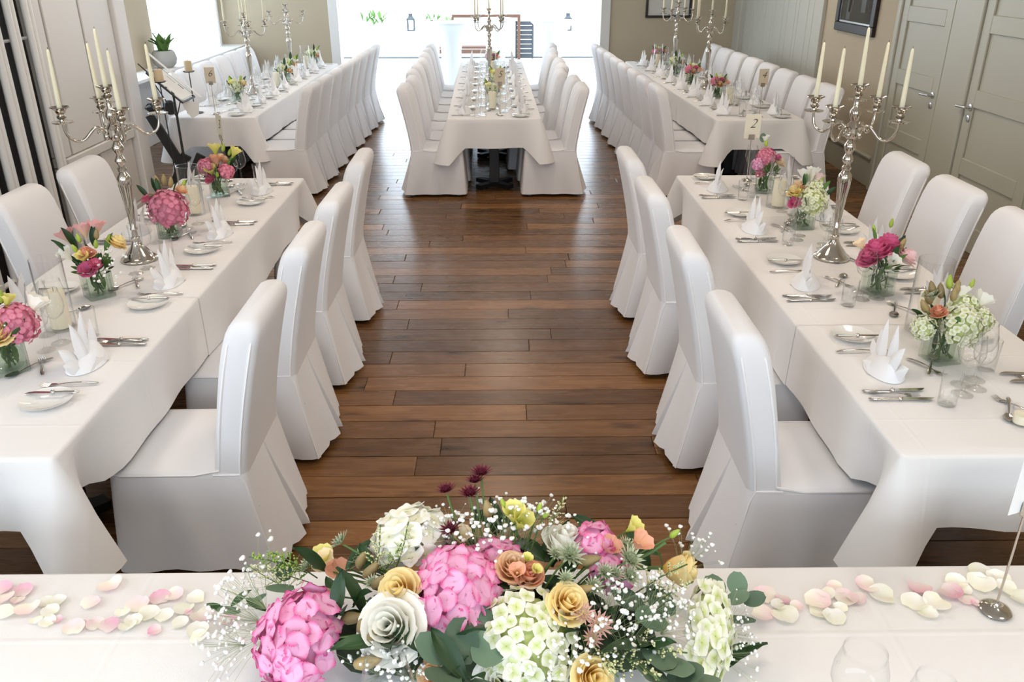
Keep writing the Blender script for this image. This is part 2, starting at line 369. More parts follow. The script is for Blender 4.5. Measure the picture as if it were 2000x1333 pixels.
wb = boxes('wall_bay', [slab(-4.5, -4.35, 7.9, 13.9, 0, 0.86), slab(-4.5, -4.35, 7.9, 13.9, 2.7, 3), slab(-4.5, -4.35, 7.9, 8.2, 0.86, 2.7), slab(-4.5, -4.35, 13.5, 13.9, 0.86, 2.7)], 'white')
boxes('wall_pier', [slab(-4.5, -4.30, 10.2, 10.95, 0.90, 2.7)], 'beige')
window('window_2', -4.42, 8.2, 10.2, 0.9, 2.7, 2); window('window_3', -4.42, 10.95, 13.5, 0.9, 2.7, 3)
boxes('trim_2', [slab(-4.36, -3.96, 7.86, 13.8, 0.86, 0.90)], 'white', bevel=0.006)
cm = bpy.data.materials.new('sheer_curtain'); cm.use_nodes = True; N = cm.node_tree; L = N.links.new
b_ = N.nodes['Principled BSDF']; b_.inputs['Base Color'].default_value = (0.9, 0.9, 0.9, 1); b_.inputs['Roughness'].default_value = 0.9
t_ = N.nodes.new('ShaderNodeBsdfTranslucent'); t_.inputs[0].default_value = (0.9, 0.9, 0.9, 1); tt = N.nodes.new('ShaderNodeBsdfTransparent')
x1_ = N.nodes.new('ShaderNodeMixShader'); x1_.inputs[0].default_value = 0.6; L(b_.outputs[0], x1_.inputs[1]); L(t_.outputs[0], x1_.inputs[2])
x2_ = N.nodes.new('ShaderNodeMixShader'); x2_.inputs[0].default_value = 0.35; L(x1_.outputs[0], x2_.inputs[1]); L(tt.outputs[0], x2_.inputs[2]); L(x2_.outputs[0], N.nodes['Material Output'].inputs[0])
for i, (a, b, lab) in enumerate(((8.25, 10.1, 'sheer white curtain in the bay window nearer the music stand'), (11.0, 12.15, 'sheer white curtain beside the pale pier in the bay'), (12.2, 13.45, 'sheer white curtain at the far corner of the bay'))):
    g = G(); nn = int((b - a) / 0.02)
    g.grid(nn, 6, lambda u, v: (-4.26 + 0.028 * math.sin(a * 3 + (u + 1) * (b - a) * 31) * (0.6 + 0.4 * v), a + (u + 1) / 2 * (b - a), 0.905 + v * 1.82, 0))
    thing('curtain', lab, 'curtain', g.mesh('curtain', cm), group='sheer curtains of the bay window')

# back wall with the wide opening to the terrace
boxes('wall_back', [slab(-4.5, -2.60, 13.8, 14.0, 0, 3), slab(1.62, 3.9, 13.8, 14.0, 0, 3), slab(-2.6, 1.62, 13.8, 14.0, 2.6, 3)], 'beige')
boxes('trim_3', [slab(-2.66, -2.52, 13.76, 14.02, 0, 2.62)], 'white', bevel=0.008)
boxes('trim_4', [slab(1.53, 1.68, 13.76, 14.02, 0, 2.62)], 'panelwhite', bevel=0.008)
# right wall
wr = boxes('wall_right', [slab(3.72, 3.9, -2.4, 13.9, 0, 3)], 'beige')
yy = 10.22; k = 0
while yy < 13.5:
    wd = (0.30, 0.19, 0.34, 0.12)[k % 4]; boxes('panel_board', [slab(3.675, 3.72, yy, min(yy + wd - 0.012, 13.6), 0.285, 3)], 'cream2', wr, 0.005); yy += wd; k += 1
boxes('panel_post', [slab(3.60, 3.72, 13.45, 13.80, 0, 3)], 'cream2', wr, 0.006)
boxes('baseboard_right', [slab(3.69, 3.72, 8.30, 13.4, 0, 0.27)], 'cream', bevel=0.004)
boxes('trim_5', [slab(3.665, 3.72, 8.30, 13.4, 0.272, 0.30)], 'cream', bevel=0.006)
boxes('wall_rear', [slab(-3.6, 3.9, -2.5, -2.4, 0, 1.5), slab(-3.6, 3.9, -2.5, -2.4, 2.9, 3), slab(-3.6, -3.4, -2.5, -2.4, 1.5, 2.9), slab(3.6, 3.9, -2.5, -2.4, 1.5, 2.9)], 'white')
wf = G()
for k in range(7): wf.box(*slab(-3.43 + k * 1.15, -3.37 + k * 1.15, -2.48, -2.42, 1.5, 2.9))
wf.box(*slab(-3.4, 3.6, -2.48, -2.42, 1.5, 1.56)); wf.box(*slab(-3.4, 3.6, -2.48, -2.42, 2.84, 2.9))
wv = struct('window_4', wf.mesh('window_4', 'white', smooth=False))

def door(name, y0, y1, hy, x=3.72):
    o = boxes(name, [slab(x - .045, x, y0, y1, 0.01, 2.12)], 'cream')
    st, rl = 0.11, 0.13; zs = [0.20, 0.60, 1.12, 1.66, 2.04]
    for a, b in ((y0, y0 + st), (y1 - st, y1)): boxes('door_stile', [slab(x - .062, x - .045, a, b, 0.01, 2.12)], 'cream', o, 0.004)
    for i, z in enumerate([0.10] + zs[1:]):
        h = 0.20 if i == 0 else rl
        boxes('door_rail', [slab(x - .062, x - .045, y0 + st, y1 - st, z - h / 2, z + h / 2)], 'cream', o, 0.004)
    h = G(); xx = x - .062
    h.lathe([(0.027, 0), (0.027, 0.008), (0.012, 0.010), (0.011, 0.045)], 14, (xx, hy, 1.05), Matrix.Rotation(-PI / 2, 3, 'Y'))
    h.tube([(xx - .045, hy, 1.05), (xx - .05, hy + .02, 1.05), (xx - .05, hy + .13, 1.045)], 0.0095, 8)
    put('door_handle', h.mesh('door_handle', 'chrome'), o)
    h = G(); h.lathe([(0.026, 0), (0.026, 0.008), (0.018, 0.010), (0.001, 0.010)], 14, (xx, hy, 0.965), Matrix.Rotation(-PI / 2, 3, 'Y')); put('keyhole_plate', h.mesh('keyhole_plate', 'chrome'), o)
    return o
door('door_1', 7.20, 8.12, 7.27); door('door_2', 5.72, 6.72, 6.64)
def arch(name, a, b):
    boxes(name, [slab(3.64, 3.72, a, a + 0.075, 0, 2.2), slab(3.655, 3.72, a + 0.075, b, 0, 2.2)], 'cream', bevel=0.008)
arch('trim_6', 8.13, 8.24); arch('trim_7', 6.73, 7.19)
for nm, y_, z_, h_, lab in (('light_switch', 8.30, 1.45, 0.08, 'white light switch high beside the cream door, under the picture'), ('light_switch', 8.30, 1.03, 0.16, 'white double light switch low beside the cream door')):
    g = G(); g.cbox((3.712, y_, z_), (0.016, 0.08, h_), 0.003); o = thing(nm, lab, 'switch', g.mesh('switch_plate', 'white', smooth=False))
    for q in range(max(1, round(h_ / .08))):
        g = G(); g.cbox((3.702, y_, z_ - h_ / 2 + .04 + q * .08), (0.008, 0.055, 0.055), 0.002); put('rocker', g.mesh('rocker', 'white', smooth=False), o)

def picture(lab, c, w_, h_, axis, fw, dark):
    """framed picture; axis 'x' hangs on the right wall, 'y' on the back wall"""
    R = Matrix.Rotation(-PI / 2, 3, 'Z') if axis == 'x' else Matrix.Identity(3)   # local x along wall, -y into the room
    o = thing('picture_frame', lab, 'picture')
    g = G()
    for (cx, cz, dx, dz) in ((0, h_ / 2 - fw / 2, w_, fw), (0, -h_ / 2 + fw / 2, w_, fw), (-w_ / 2 + fw / 2, 0, fw, h_ - 2 * fw), (w_ / 2 - fw / 2, 0, fw, h_ - 2 * fw)):
        g.cbox((cx, -0.02, cz), (dx, 0.04, dz), 0.006)
    f = put('frame', g.mesh('frame', 'framewood', smooth=False), o)
    g = G(); g.box((0, -0.008, 0), (w_ - 2 * fw, 0.012, h_ - 2 * fw)); put('mount', g.mesh('mount', 'recess' if dark else 'mount', smooth=False), o)
    if dark:
        g = G()
        for (cx, cz, dx, dz) in ((0, h_ / 2 - fw - .012, w_ - 2 * fw, .016), (0, -h_ / 2 + fw + .012, w_ - 2 * fw, .016), (-w_ / 2 + fw + .012, 0, .016, h_ - 2 * fw - .05), (w_ / 2 - fw - .012, 0, .016, h_ - 2 * fw - .05)): g.box((cx, -0.02, cz), (dx, .012, dz))
        put('inner_edge', g.mesh('inner_edge', 'chrome', smooth=False), o)
        g = G()
        for k in range(5): g.box((-0.22 + k * 0.03, -0.016, -0.06 + 0.05 * k), (0.10 - 0.012 * k, 0.003, 0.30 - 0.05 * k))
        g.box((0.16, -0.016, 0.05), (0.12, 0.003, 0.34)); put('print', g.mesh('print', 'slate', smooth=False), o)
    else:
        g = G(); g.box((0.0, -0.016, 0.10), (w_ * 0.46, 0.004, h_ * 0.34)); put('print', g.mesh('print', 'slate', smooth=False), o)
    g = G(); g.box((0, -0.026, 0), (w_ - 2 * fw, 0.002, h_ - 2 * fw)); put('glazing', g.mesh('glazing', 'pane', smooth=False), o)
    o.location = c; o.rotation_euler = (0, 0, -PI / 2 if axis == 'x' else 0)
    return o
picture('dark print in a wide black frame on the beige wall beside the cream doors', (3.72, 9.30, 1.72), 1.04, 0.66, 'x', 0.09, True)
picture('pale mounted print in a thin black frame on the back wall', (2.57, 13.80, 1.58), 0.70, 0.62, 'y', 0.035, False)

# radiator: upright sections of two tubes each
rad = thing('column_radiator', 'tall white column radiator standing against the dark recess', 'radiator', None, (-3.27, 4.85, 0))
sg = G()
for dy, rr_ in ((-0.028, 0.025), (0.028, 0.022)):
    sg.lathe([(0.010, 0.0), (0.020, 0.03), (rr_, 0.06), (rr_, 2.34), (0.020, 2.38), (0.010, 2.40)], 10, (0, dy, 0.11))
sg.cbox((0, 0, 0.17), (0.04, 0.10, 0.06), 0.01); sg.cbox((0, 0, 2.45), (0.04, 0.10, 0.06), 0.01)
sec = sg.mesh('section', 'radiator')
for k in range(11): put('section', sec, rad, (0, 6.215 - 0.2245 * k - 4.85, 0))
g = G(); g.tube([(0, -1.2, 0.16), (0, 1.42, 0.16)], 0.018, 8); put('header_pipe', g.mesh('header_pipe', 'radiator'), rad)
g = G(); g.tube([(-0.02, -1.1, 1.62), (-0.02, 1.40, 1.62)], 0.012, 6); put('spacer_bar', g.mesh('spacer_bar', 'chrome'), rad)
g = G()
for yy in (-1.05, 1.36): g.box((0, yy, 0.06), (0.05, 0.04, 0.13))
put('foot', g.mesh('foot', 'radiator', smooth=False), rad)

# terrace outside
boxes('ground_terrace', [slab(-30, 30, 13.9, 20.5, -0.14, -0.02)], 'terrace')
boxes('ground_beyond', [slab(-60, 60, 20.5, 80, -0.3, -0.1)], 'terrace')
boxes('wall_terrace', [slab(-20, 20, 20.7, 21.0, -0.1, 0.56)], 'render')
boxes('wall_shadow_strip', [slab(-20, 20, 20.52, 20.70, -0.1, -0.005)], 'lantern')  # dark strip standing in for the shadow line along the wall's foot

# added awning, out of view, shades the standing tables from the sky
boxes('added_awning', [slab(-4.5, 3.9, 14.0, 17.3, 2.74, 2.80)], 'render')

# ---------------------------------------------------------------- tables and cloths
def cloth_mesh(wd, y0, y1, near, far, d, seed, ztop=0.75):
    r = random.Random(seed); ph = [r.uniform(0, 6.3) for _ in range(6)]
    R, rc, st = 0.012, 0.02, 0.05
    xs = wd / 2
    def side(p, q, n, ends):
        p = Vector(p); q = Vector(q); ln = (q - p).length; k = max(2, int(ln / st)); out = []
        for i in range(k + 1):
            t = i / k; dist = min(t * ln if ends[0] else 9, (1 - t) * ln if ends[1] else 9); out.append((p.lerp(q, t), Vector(n), dist))
        return out
    def corner(c, a0):
        out = []
        for i in range(1, 6):
            a = a0 + PI / 2 * i / 6; nn = Vector((math.cos(a), math.sin(a))); out.append((Vector(c) + nn * rc, nn, 0.0))
        return out
    e = rc
    paths = []
    yn = y0 + (e if near else 0); yf = y1 - (e if far else 0)
    Rr = side((xs, yn), (xs, yf), (1, 0), (near, far)); Ll = side((-xs, yf), (-xs, yn), (-1, 0), (far, near))
    Nn = corner((-xs + e, y0 + e), PI) + side((-xs + e, y0), (xs - e, y0), (0, -1), (1, 1)) + corner((xs - e, y0 + e), 1.5 * PI) if near else []
    Ff = corner((xs - e, y1 - e), 0) + side((xs - e, y1), (-xs + e, y1), (0, 1), (1, 1)) + corner((-xs + e, y1 - e), PI / 2) if far else []
    if near and far: paths = [(Ll + Nn + Rr + Ff, True)]
    elif near: paths = [(Ll + Nn + Rr, False)]
    elif far: paths = [(Rr + Ff + Ll, False)]
    else: paths = [(Ll, False), (Rr, False)]
    g = G(); top = []
    for path, closed in paths:
        rings = []; s_acc = [0]
        for i in range(1, len(path)): s_acc.append(s_acc[-1] + (path[i][0] - path[i - 1][0]).length)
        lev = [(-R, 0), (-R * .3, -R * .3), (0, -R)] + [None] * 7
        for li in range(10):
            ring = []
            for i, (p, n, dist) in enumerate(path):
                q0 = p.y + 0.7 * p.x
                ls = abs(n.x) > 0.95 and wd < 2; cw = max(0.0, 1 - dist / (0.09 if ls else 0.14))
                if li < 3: o, z = lev[li]
                else:
                    s = (li - 2) / 7; z = -R - (d * (1 + 0.46 * cw) - R) * s
                    o = 0.006 * s + (1 - cw) * s * (0.005 * math.sin(q0 * 7.3 + 1) + 0.004 * math.sin(q0 * 17 + 2)) + cw * 0.13 * s ** 0.95
                    if ls and dist < 0.28:
                        vl = math.sin(min(1, dist / 0.28) * PI) ** 1.2; o -= 0.055 * s * vl; z += 0.045 * s * vl
                    elif 0.08 < dist < 0.36: o -= 0.020 * s * math.sin((dist - 0.08) / 0.28 * PI)
                    z += 0.006 * s * math.sin(q0 * 2.1 + 0.7)
                q = p + n * o; ring.append((q.x, q.y, ztop + z))
            rings.append(ring)
        base = len(g.v); n = len(path); g.loft(rings[::-1], closed)
        top += [base + 9 * n + i for i in range(n)]
    g.f.append(tuple(top)); g.mi.append(0)
    me = g.mesh('tablecloth', 'cloth', ang=50); return me
TN = {3: 'the radiator table', 2: 'the cream door table', 5: 'the middle table', 6: 'the bay window table', 4: 'the panelled wall table'}
FR = {}   # table frames: near centre, rotation, half width, length
def table(key, xl, xr, y0, ln, rz, labs, splits, drop=0.278, ped=None, tlab='', cr=0.28):
    c = ((xl + xr) / 2, y0, 0); wd = xr - xl; FR[key] = (Vector(c), rz, wd / 2, ln)
    t = thing('banquet_table', tlab, 'table', None, c, (0, 0, rz), 'banquet tables under white cloths')
    g = G(); g.cbox((0, ln / 2, 0.722), (wd - 0.03, ln - 0.03, 0.035), 0.004); put('tabletop', g.mesh('tabletop', 'blackwood', smooth=False), t)
    for yy in ped:
        g = G(); g.cbox((0, yy, 0.37), (0.10, 0.10, 0.66), 0.006); p = put('pedestal', g.mesh('pedestal', 'blackwood', smooth=False), t)
        g = G(); R1 = Matrix.Rotation(PI / 4, 3, 'Z'); R2 = Matrix.Rotation(-PI / 4, 3, 'Z')
        g.box((0, yy, 0.03), (cr, 0.075, 0.04), mtx=R1); g.box((0, yy, 0.031), (cr, 0.075, 0.04), mtx=R2); put('foot_cross', g.mesh('foot_cross', 'blackwood', smooth=False), p)
    n = len(splits) - 1
    for i in range(n):
        a, b = splits[i], splits[i + 1]
        nr, fr = i == 0, i == n - 1
        me = cloth_mesh(wd + 0.003 * (i % 2), a - (0 if nr else 0.03), b + (0 if fr else 0.03), nr, fr, drop + (0.006 if i % 2 else 0), i + 1, 0.748 + 0.001 * (i % 2))
        thing('tablecloth', labs[i], 'tablecloth', me, c, (0, 0, rz), 'white tablecloths')
    return t
ND = math.radians
W3 = ('nearer', 'middle', 'farther')
table('3', -2.20, -1.357, 2.15, 3.54, 0, ['white tablecloth on the camera end of the radiator table', 'white tablecloth on the middle of the radiator table', 'white tablecloth on the far end of the radiator table'], [0, 1.35, 2.5, 3.54], ped=(0.7, 2.45), tlab='long radiator table under white cloths, candelabrum beside the radiator')
table('2', 1.20, 2.05, 2.13, 3.59, 0, ['white tablecloth on the camera end of the cream door table', 'white tablecloth on the middle of the cream door table', 'white tablecloth on the far end of the cream door table'], [0, 1.02, 2.3, 3.59], ped=(0.7, 2.7), tlab='long cream door table under white cloths, along the cream doors')
table('5', -0.522, 0.369, 7.96, 4.8, ND(0.9), ['white tablecloth on the camera end of the middle table', 'white tablecloth on the middle of the middle table', 'white tablecloth on the terrace end of the middle table'], [0, 1.7, 3.2, 4.8], ped=(0.45, 1.9, 3.4), cr=0.46, tlab='middle long table on black pedestals, facing the terrace')
table('6', -3.16, -2.345, 8.09, 4.45, 0, ['white tablecloth on the camera end of the bay window table', 'white tablecloth on the middle of the bay window table', 'white tablecloth on the back wall end of the bay window table'], [0, 1.5, 3.0, 4.45], cr=0.2, ped=(0.46, 4.1), tlab='long bay window table under white cloths, beside the bright bay window')
table('4', 1.985, 2.815, 7.86, 4.85, ND(2.3), ['white tablecloth on the camera end of the panelled wall table', 'white tablecloth on the middle of the panelled wall table', 'white tablecloth on the back wall end of the panelled wall table'], [0, 1.6, 3.2, 4.85], cr=0.2, ped=(0.9, 3.6), tlab='long panelled wall table under white cloths, along the panelled wall')
table('h', -2.45, 2.45, 0.70, 0.94, 0, ['white tablecloth of the head table, strewn with rose petals'], [0, 0.94], ped=(0.45,), tlab='head table under a white cloth, carrying the big flower arrangement')

# ---------------------------------------------------------------- covered chairs
def chair_proto():
    t = thing('covered_chair', 'x', 'chair', None)
    yo = lambda z: -0.245 - 0.125 * max(0.0, (z - 0.42) / 0.61) ** 1.35
    def sect(z, th, hw, ins=0.0, n=4):
        """rounded slab section: outer face at yo(z)"""
        y0, y1 = yo(z) + ins, yo(z) + th - ins; hw -= ins; r = min(0.032, (th - 2 * ins) * 0.42); pts = []
        for cx, cy, a0 in ((hw - r, y1 - r, 0), (-hw + r, y1 - r, PI / 2), (-hw + r, y0 + r, PI), (hw - r, y0 + r, 1.5 * PI)):
            for i in range(n + 1):
                a = a0 + PI / 2 * i / n; pts.append((cx + r * math.cos(a), cy + r * math.sin(a), z))
        return pts
    g = G(); rings = []
    for z, th, hw in ((0.40, 0.125, 0.235), (0.50, 0.118, 0.233), (0.62, 0.116, 0.231), (0.74, 0.120, 0.229), (0.85, 0.124, 0.227), (0.93, 0.124, 0.226), (0.975, 0.120, 0.224)): rings.append(sect(z, th, hw))
    for k, (dz, ins) in enumerate(((0.022, 0.005), (0.040, 0.016), (0.050, 0.032))):
        rings.append([(x, y, 0.975 + dz + 0.006 * (1 - (x / 0.23) ** 2)) for x, y, _ in sect(0.975 + dz, 0.118, 0.223, ins)])
    g.loft(rings, True, False, True); put('backrest', g.mesh('backrest', 'cover', ang=60), t)
    # seat
    g = G(); rings = []
    def rr(hw, yb, yf, r, z, n=4):
        pts = []
        for cx, cy, a0 in ((hw - r, yf - r, 0), (-hw + r, yf - r, PI / 2), (-hw + r, yb + r, PI), (hw - r, yb + r, 1.5 * PI)):
            for i in range(n + 1):
                a = a0 + PI / 2 * i / n; pts.append((cx + r * math.cos(a), cy + r * math.sin(a), z))
        return pts
    for hw, yb, yf, z in ((0.235, -0.16, 0.245, 0.40), (0.238, -0.16, 0.25, 0.436), (0.232, -0.16, 0.244, 0.448), (0.215, -0.16, 0.228, 0.454), (0.15, -0.15, 0.16, 0.458)): rings.append(rr(hw, yb, yf, 0.035, z))
    g.loft(rings, True, False, True); put('seat', g.mesh('seat', 'cover', ang=60), t)
    # skirt with an open pleat at the back
    g = G(); rings = []; n = 12
    for li in range(11):
        s = li / 10; z = 0.445 - 0.415 * s; hw = 0.237 + 0.024 * s + 0.004 * math.sin(s * PI); yf = 0.247 + 0.03 * s; yb = -0.247 - 0.078 * s ** 1.15
        pts = []
        lip = 0.004 + 0.030 * s; ex = 0.052 * s; dp = 0.07 * s + 0.002
        pts.append((0.0, yb + dp, z)); pts.append((lip * 0.6, yb + dp * 0.3 - ex * 0.4, z)); pts.append((lip, yb - ex, z)); pts.append((lip + 0.03 + 0.02 * s, yb - ex * 0.62, z))
        for i in range(1, 5): x = 0.06 + (hw - 0.09) * i / 4; pts.append((x, yb - ex * 0.45 * (1 - i / 4) + 0.006 * s * math.sin(i * 2.1), z))
        for i in range(1, 4): a = -PI / 2 + PI / 2 * i / 4; pts.append((hw - 0.03 + 0.03 * math.cos(a), yb + 0.03 + 0.03 * math.sin(a), z))
        for i in range(n + 1): y_ = yb + 0.04 + (yf - yb - 0.08) * i / n; pts.append((hw + s * (0.009 * math.sin(i * 1.25 + 0.6) - 0.012 * math.sin(PI * i / n)), y_, z))
        for i in range(1, 4): a = PI / 2 * i / 4; pts.append((hw - 0.03 + 0.03 * math.cos(a), yf - 0.03 + 0.03 * math.sin(a), z))
        for i in range(n // 2 + 1): pts.append((hw - 0.04 - (2 * hw - 0.08) * i / (n / 2) / 2, yf + 0.008 * s * math.sin(i * 2.0), z))
        left = [(-x, y_, z) for x, y_, z in pts[1:-1]][::-1]
        rings.append(pts + left)
    g.loft(rings[::-1], True); put('skirt', g.mesh('skirt', 'cover', ang=50), t)
    # piping
    g = G()
    hwz = lambda z: 0.235 - 0.0105 * max(0, (z - 0.40)) / 0.575
    thz = lambda z: 0.118 + 0.006 * math.sin(max(0, z - .5) * 5)
    for sx in (-1, 1):
        pth = [(sx * (hwz(.96) - 0.008), yo(.96) + 0.024, 0.962)] + [(sx * (hwz(z) - 0.001), yo(z) + 0.022, z) for z in (0.94, 0.85, 0.74, 0.62, 0.5, 0.44)]
        pth += [(sx * (0.237 + 0.024 * s - 0.004), -0.247 - 0.078 * s ** 1.15 + 0.012, 0.445 - 0.415 * s) for s in (0.1, 0.3, 0.5, 0.75, 1.0)]
        g.tube(pth, 0.0046, 5)
        g.tube([(sx * (hwz(.96) - 0.008), yo(.96) + 0.096, 0.962)] + [(sx * (hwz(z) - 0.001), yo(z) + thz(z) - 0.024, z) for z in (0.94, 0.85, 0.74, 0.62, 0.5, 0.46)] + [(sx * 0.238, -0.06, 0.444), (sx * 0.2385, 0.2, 0.443), (sx * 0.225, 0.243, 0.443), (0, 0.251, 0.443)], 0.0046, 5)
        g.tube([(sx * 0.237, -0.13, 0.444), (sx * 0.235, -0.225, 0.444)], 0.0042, 5)
    put('piping', g.mesh('piping', 'piping'), t)
    g = G(); g.cbox((0, 0, 0.15), (0.04, 0.04, 0.30), 0.004); lm = g.mesh('leg', 'blackwood', smooth=False)
    for x, y_ in ((0.2, 0.2), (-0.2, 0.2), (0.2, -0.25), (-0.2, -0.25)): put('leg', lm, t, (x, y_, 0))
    return t
chair0 = chair_proto(); used = [False]
crnd = random.Random(3)
def chair(x, y, rz, label, group):
    x += crnd.uniform(-.006, .006); rz += crnd.uniform(-.02, .02)
    if not used[0]:
        used[0] = True; chair0.location = (x, y, 0); chair0.rotation_euler = (0, 0, rz); chair0['label'] = label; chair0['group'] = group; return chair0
    return dup(chair0, (x, y, 0), rz, label, group)
AL = PI / 2
def row(xs, ys, rz, side, tb, start=0):
    for i, y_ in enumerate(ys):
        x_ = xs(i, y_) if callable(xs) else xs
        chair(x_, y_, rz, f'white covered chair, {ORD[i]} from the camera on the {side} side of {TN[tb]}', f'white covered chairs on the {side} side of {TN[tb]}')
row(-1.165, [2.75, 3.52, 4.26, 5.13], AL, 'aisle', 3)
row(-2.20, [4.24, 4.95], -AL, 'radiator', 3)
row(1.085, [2.62, 3.42, 4.36, 5.16], -AL, 'aisle', 2)
row(2.13, [3.72, 4.36, 4.98], AL, 'door', 2)
row(lambda i, y_: -0.63 - 0.016 * (y_ - 8) + (0.0, 0.03, -0.01, 0.0, 0.02, 0, 0.01, 0)[i], [8.21, 8.75, 9.29, 9.85, 10.42, 11.0, 11.6, 12.25], -AL + ND(.9), 'bay', 5)
row(lambda i, y_: 0.46 - 0.016 * (y_ - 8) + (0.0, -0.02, -0.11, -0.05, -0.04, -0.08, -0.03, 0)[i], [8.21, 8.75, 9.27, 9.82, 10.38, 10.98, 11.6, 12.25], AL + ND(.9), 'picture', 5)
row(lambda i, y_: -2.13 + 0.012 * i, [8.28, 8.83, 9.38, 9.93, 10.48, 11.03, 11.58, 12.13], AL, 'aisle', 6)
row(-3.15, [8.98, 9.55, 10.12, 10.69, 11.26, 11.83], -AL, 'bay', 6)
row(lambda i, y_: 1.77 - 0.040 * (y_ - 8), [8.14, 8.70, 9.27, 9.84, 10.41, 10.98, 11.55, 12.12], -AL + ND(2.3), 'aisle', 4)
row(lambda i, y_: 2.79 - 0.038 * (y_ - 8), [8.08, 8.65, 9.22, 9.79, 10.36, 10.93, 11.5, 12.07], AL + ND(2.3), 'wall', 4)
# ---------------------------------------------------------------- tableware
TOP = 0.7505
def g_handle(g, y0, y1, r0, r1, z0=0.004, lift=0.0, n=8, flat=0.32):
    pts = []; rad = []
    for i in range(9):
        t = i / 8; y_ = y0 + (y1 - y0) * t
        z = z0 + lift * math.sin(PI * t)
        pts.append((0, y_, z)); rad.append(r1 + (r0 - r1) * (1 - t) ** 1.3 if 0 < i < 8 else (r0 * 0.55 if i == 0 else r1))
    # flattened tube lying along y
    rings = [[(p[0] + math.cos(2 * PI * k / n) * q, p[1], p[2] + math.sin(2 * PI * k / n) * q * flat) for k in range(n)] for p, q in zip(pts, rad)]
    g.loft(rings, True, True, True)
def knife_me(L, wd, bl):
    h = G(); g_handle(h, -L / 2, L / 2 - bl, 0.0092, 0.0062, 0.0055, 0, flat=0.5); h.lathe([(0.007, -.006), (0.009, -.002), (0.009, .002), (0.006, .006)], 8, (0, L / 2 - bl, 0.0055), Matrix.Rotation(PI / 2, 3, 'X'))
    b = G(); rings = []
    for i in range(9):
        t = i / 8; y_ = L / 2 - bl + bl * t; w_ = wd * (0.72 + 0.5 * t if t < .6 else 1.02) * (1 if t < .72 else max(0.03, 1 - ((t - .72) / .28) ** 2.2))
        rings.append([(-wd * .5, y_, 0.0046), (-wd * .5 + w_, y_, 0.0052), (-wd * .5 + w_, y_, 0.0060), (-wd * .5, y_, 0.0064)])
    b.loft(rings, True, True, True); return h.mesh('knife_handle', 'steel'), b.mesh('knife_blade', 'steel', ang=30)
def fork_me(L):
    h = G(); g_handle(h, -L / 2, L * .22, 0.0082, 0.0032, 0.005, 0.006)
    t_ = G(); hd = L * .30; y0 = L * .2
    t_.grid(8, 4, lambda u, v: (u * (0.004 + 0.0085 * min(1, v * 1.6)), y0 + v * hd * .48, 0.005 - 0.004 * v + 0.002 * u * u, 0))
    for k in range(4):
        x_ = (-1 + 2 * k / 3) * 0.0105; t_.tube([(x_, y0 + hd * .46, 0.0015), (x_, y0 + hd * .75, 0.004), (x_ * .96, y0 + hd, 0.009)], [0.0018, 0.0016, 0.0008], 5)
    return h.mesh('fork_handle', 'steel'), t_.mesh('fork_tines', 'steel')
def spoon_me(L):
    h = G(); g_handle(h, -L / 2, L * .22, 0.0082, 0.003, 0.005, 0.006)
    b = G(); y0 = L * .20; bl = L * .30
    def bowl(u, v):
        w_ = 0.0195 * math.sin(PI * min(1, 0.06 + v * .94)) ** .6; return (u * w_, y0 + v * bl, 0.0025 + 0.008 * (u * u + (2 * v - 1) ** 2) * .5, 0)
    b.grid(8, 8, bowl); return h.mesh('spoon_handle', 'steel'), b.mesh('spoon_bowl', 'steel')
KN = knife_me(0.225, 0.019, 0.118); BK = knife_me(0.18, 0.016, 0.092); FK = fork_me(0.20); SF = fork_me(0.165); SP = spoon_me(0.19)
g = G(); g.lathe([(0.0, 0.004), (0.046, 0.004), (0.052, 0.0075), (0.080, 0.015), (0.0845, 0.0175), (0.083, 0.0155), (0.052, 0.004), (0.046, 0.0), (0.0, 0.0)], 32); PLATE = g.mesh('plate', 'china', ang=60)
def wine(h, rb, rr, foot):
    b = G(); z0 = h * .47
    b.lathe([(0.0035, z0 - .004), (0.014, z0 + .003), (rb * .78, z0 + (h - z0) * .16), (rb, z0 + (h - z0) * .38), (rb * .97, z0 + (h - z0) * .60), (rr * 1.03, z0 + (h - z0) * .9), (rr, h), (rr - .0012, h), (rr * 1.03 - .0014, z0 + (h - z0) * .9)], 20, cap=False)
    s = G(); s.lathe([(foot, 0), (foot, .0015), (foot * .6, .004), (.006, .010), (.0038, .03), (.0034, z0 - .01), (.006, z0 + .001)], 16)
    return b.mesh('wine_bowl', 'glass', ang=70), s.mesh('wine_stem', 'glass', ang=70)
WG = wine(0.225, 0.043, 0.033, 0.036); WS = wine(0.205, 0.037, 0.029, 0.034)
g = G(); g.lathe([(0.027, 0), (0.0295, .002), (0.0335, .118), (0.0323, .118), (0.0275, .018), (0.0, .014)], 18, cap=True); TUMB = g.mesh('tumbler', 'glass', ang=60)
def far_glass(me2):
    g = G()
    for me in me2:
        o = len(g.v); g.v += [tuple(v.co) for v in me.vertices]; g.f += [tuple(i + o for i in p.vertices) for p in me.polygons]; g.mi += [0] * len(me.polygons)
    return g.mesh('wine_glass', 'glass', ang=70)
def far_cut(me2, nm):
    g = G()
    for me in me2:
        o = len(g.v); g.v += [tuple(v.co) for v in me.vertices]; g.f += [tuple(i + o for i in p.vertices) for p in me.polygons]; g.mi += [0] * len(me.polygons)
    return g.mesh(nm, 'steel')
WGF = far_glass(WG); WSF = far_glass(WS); KNF = far_cut(KN, 'table_knife'); FKF = far_cut(FK, 'dinner_fork'); BKF = far_cut(BK, 'butter_knife'); SPF = far_cut(SP, 'dessert_spoon')
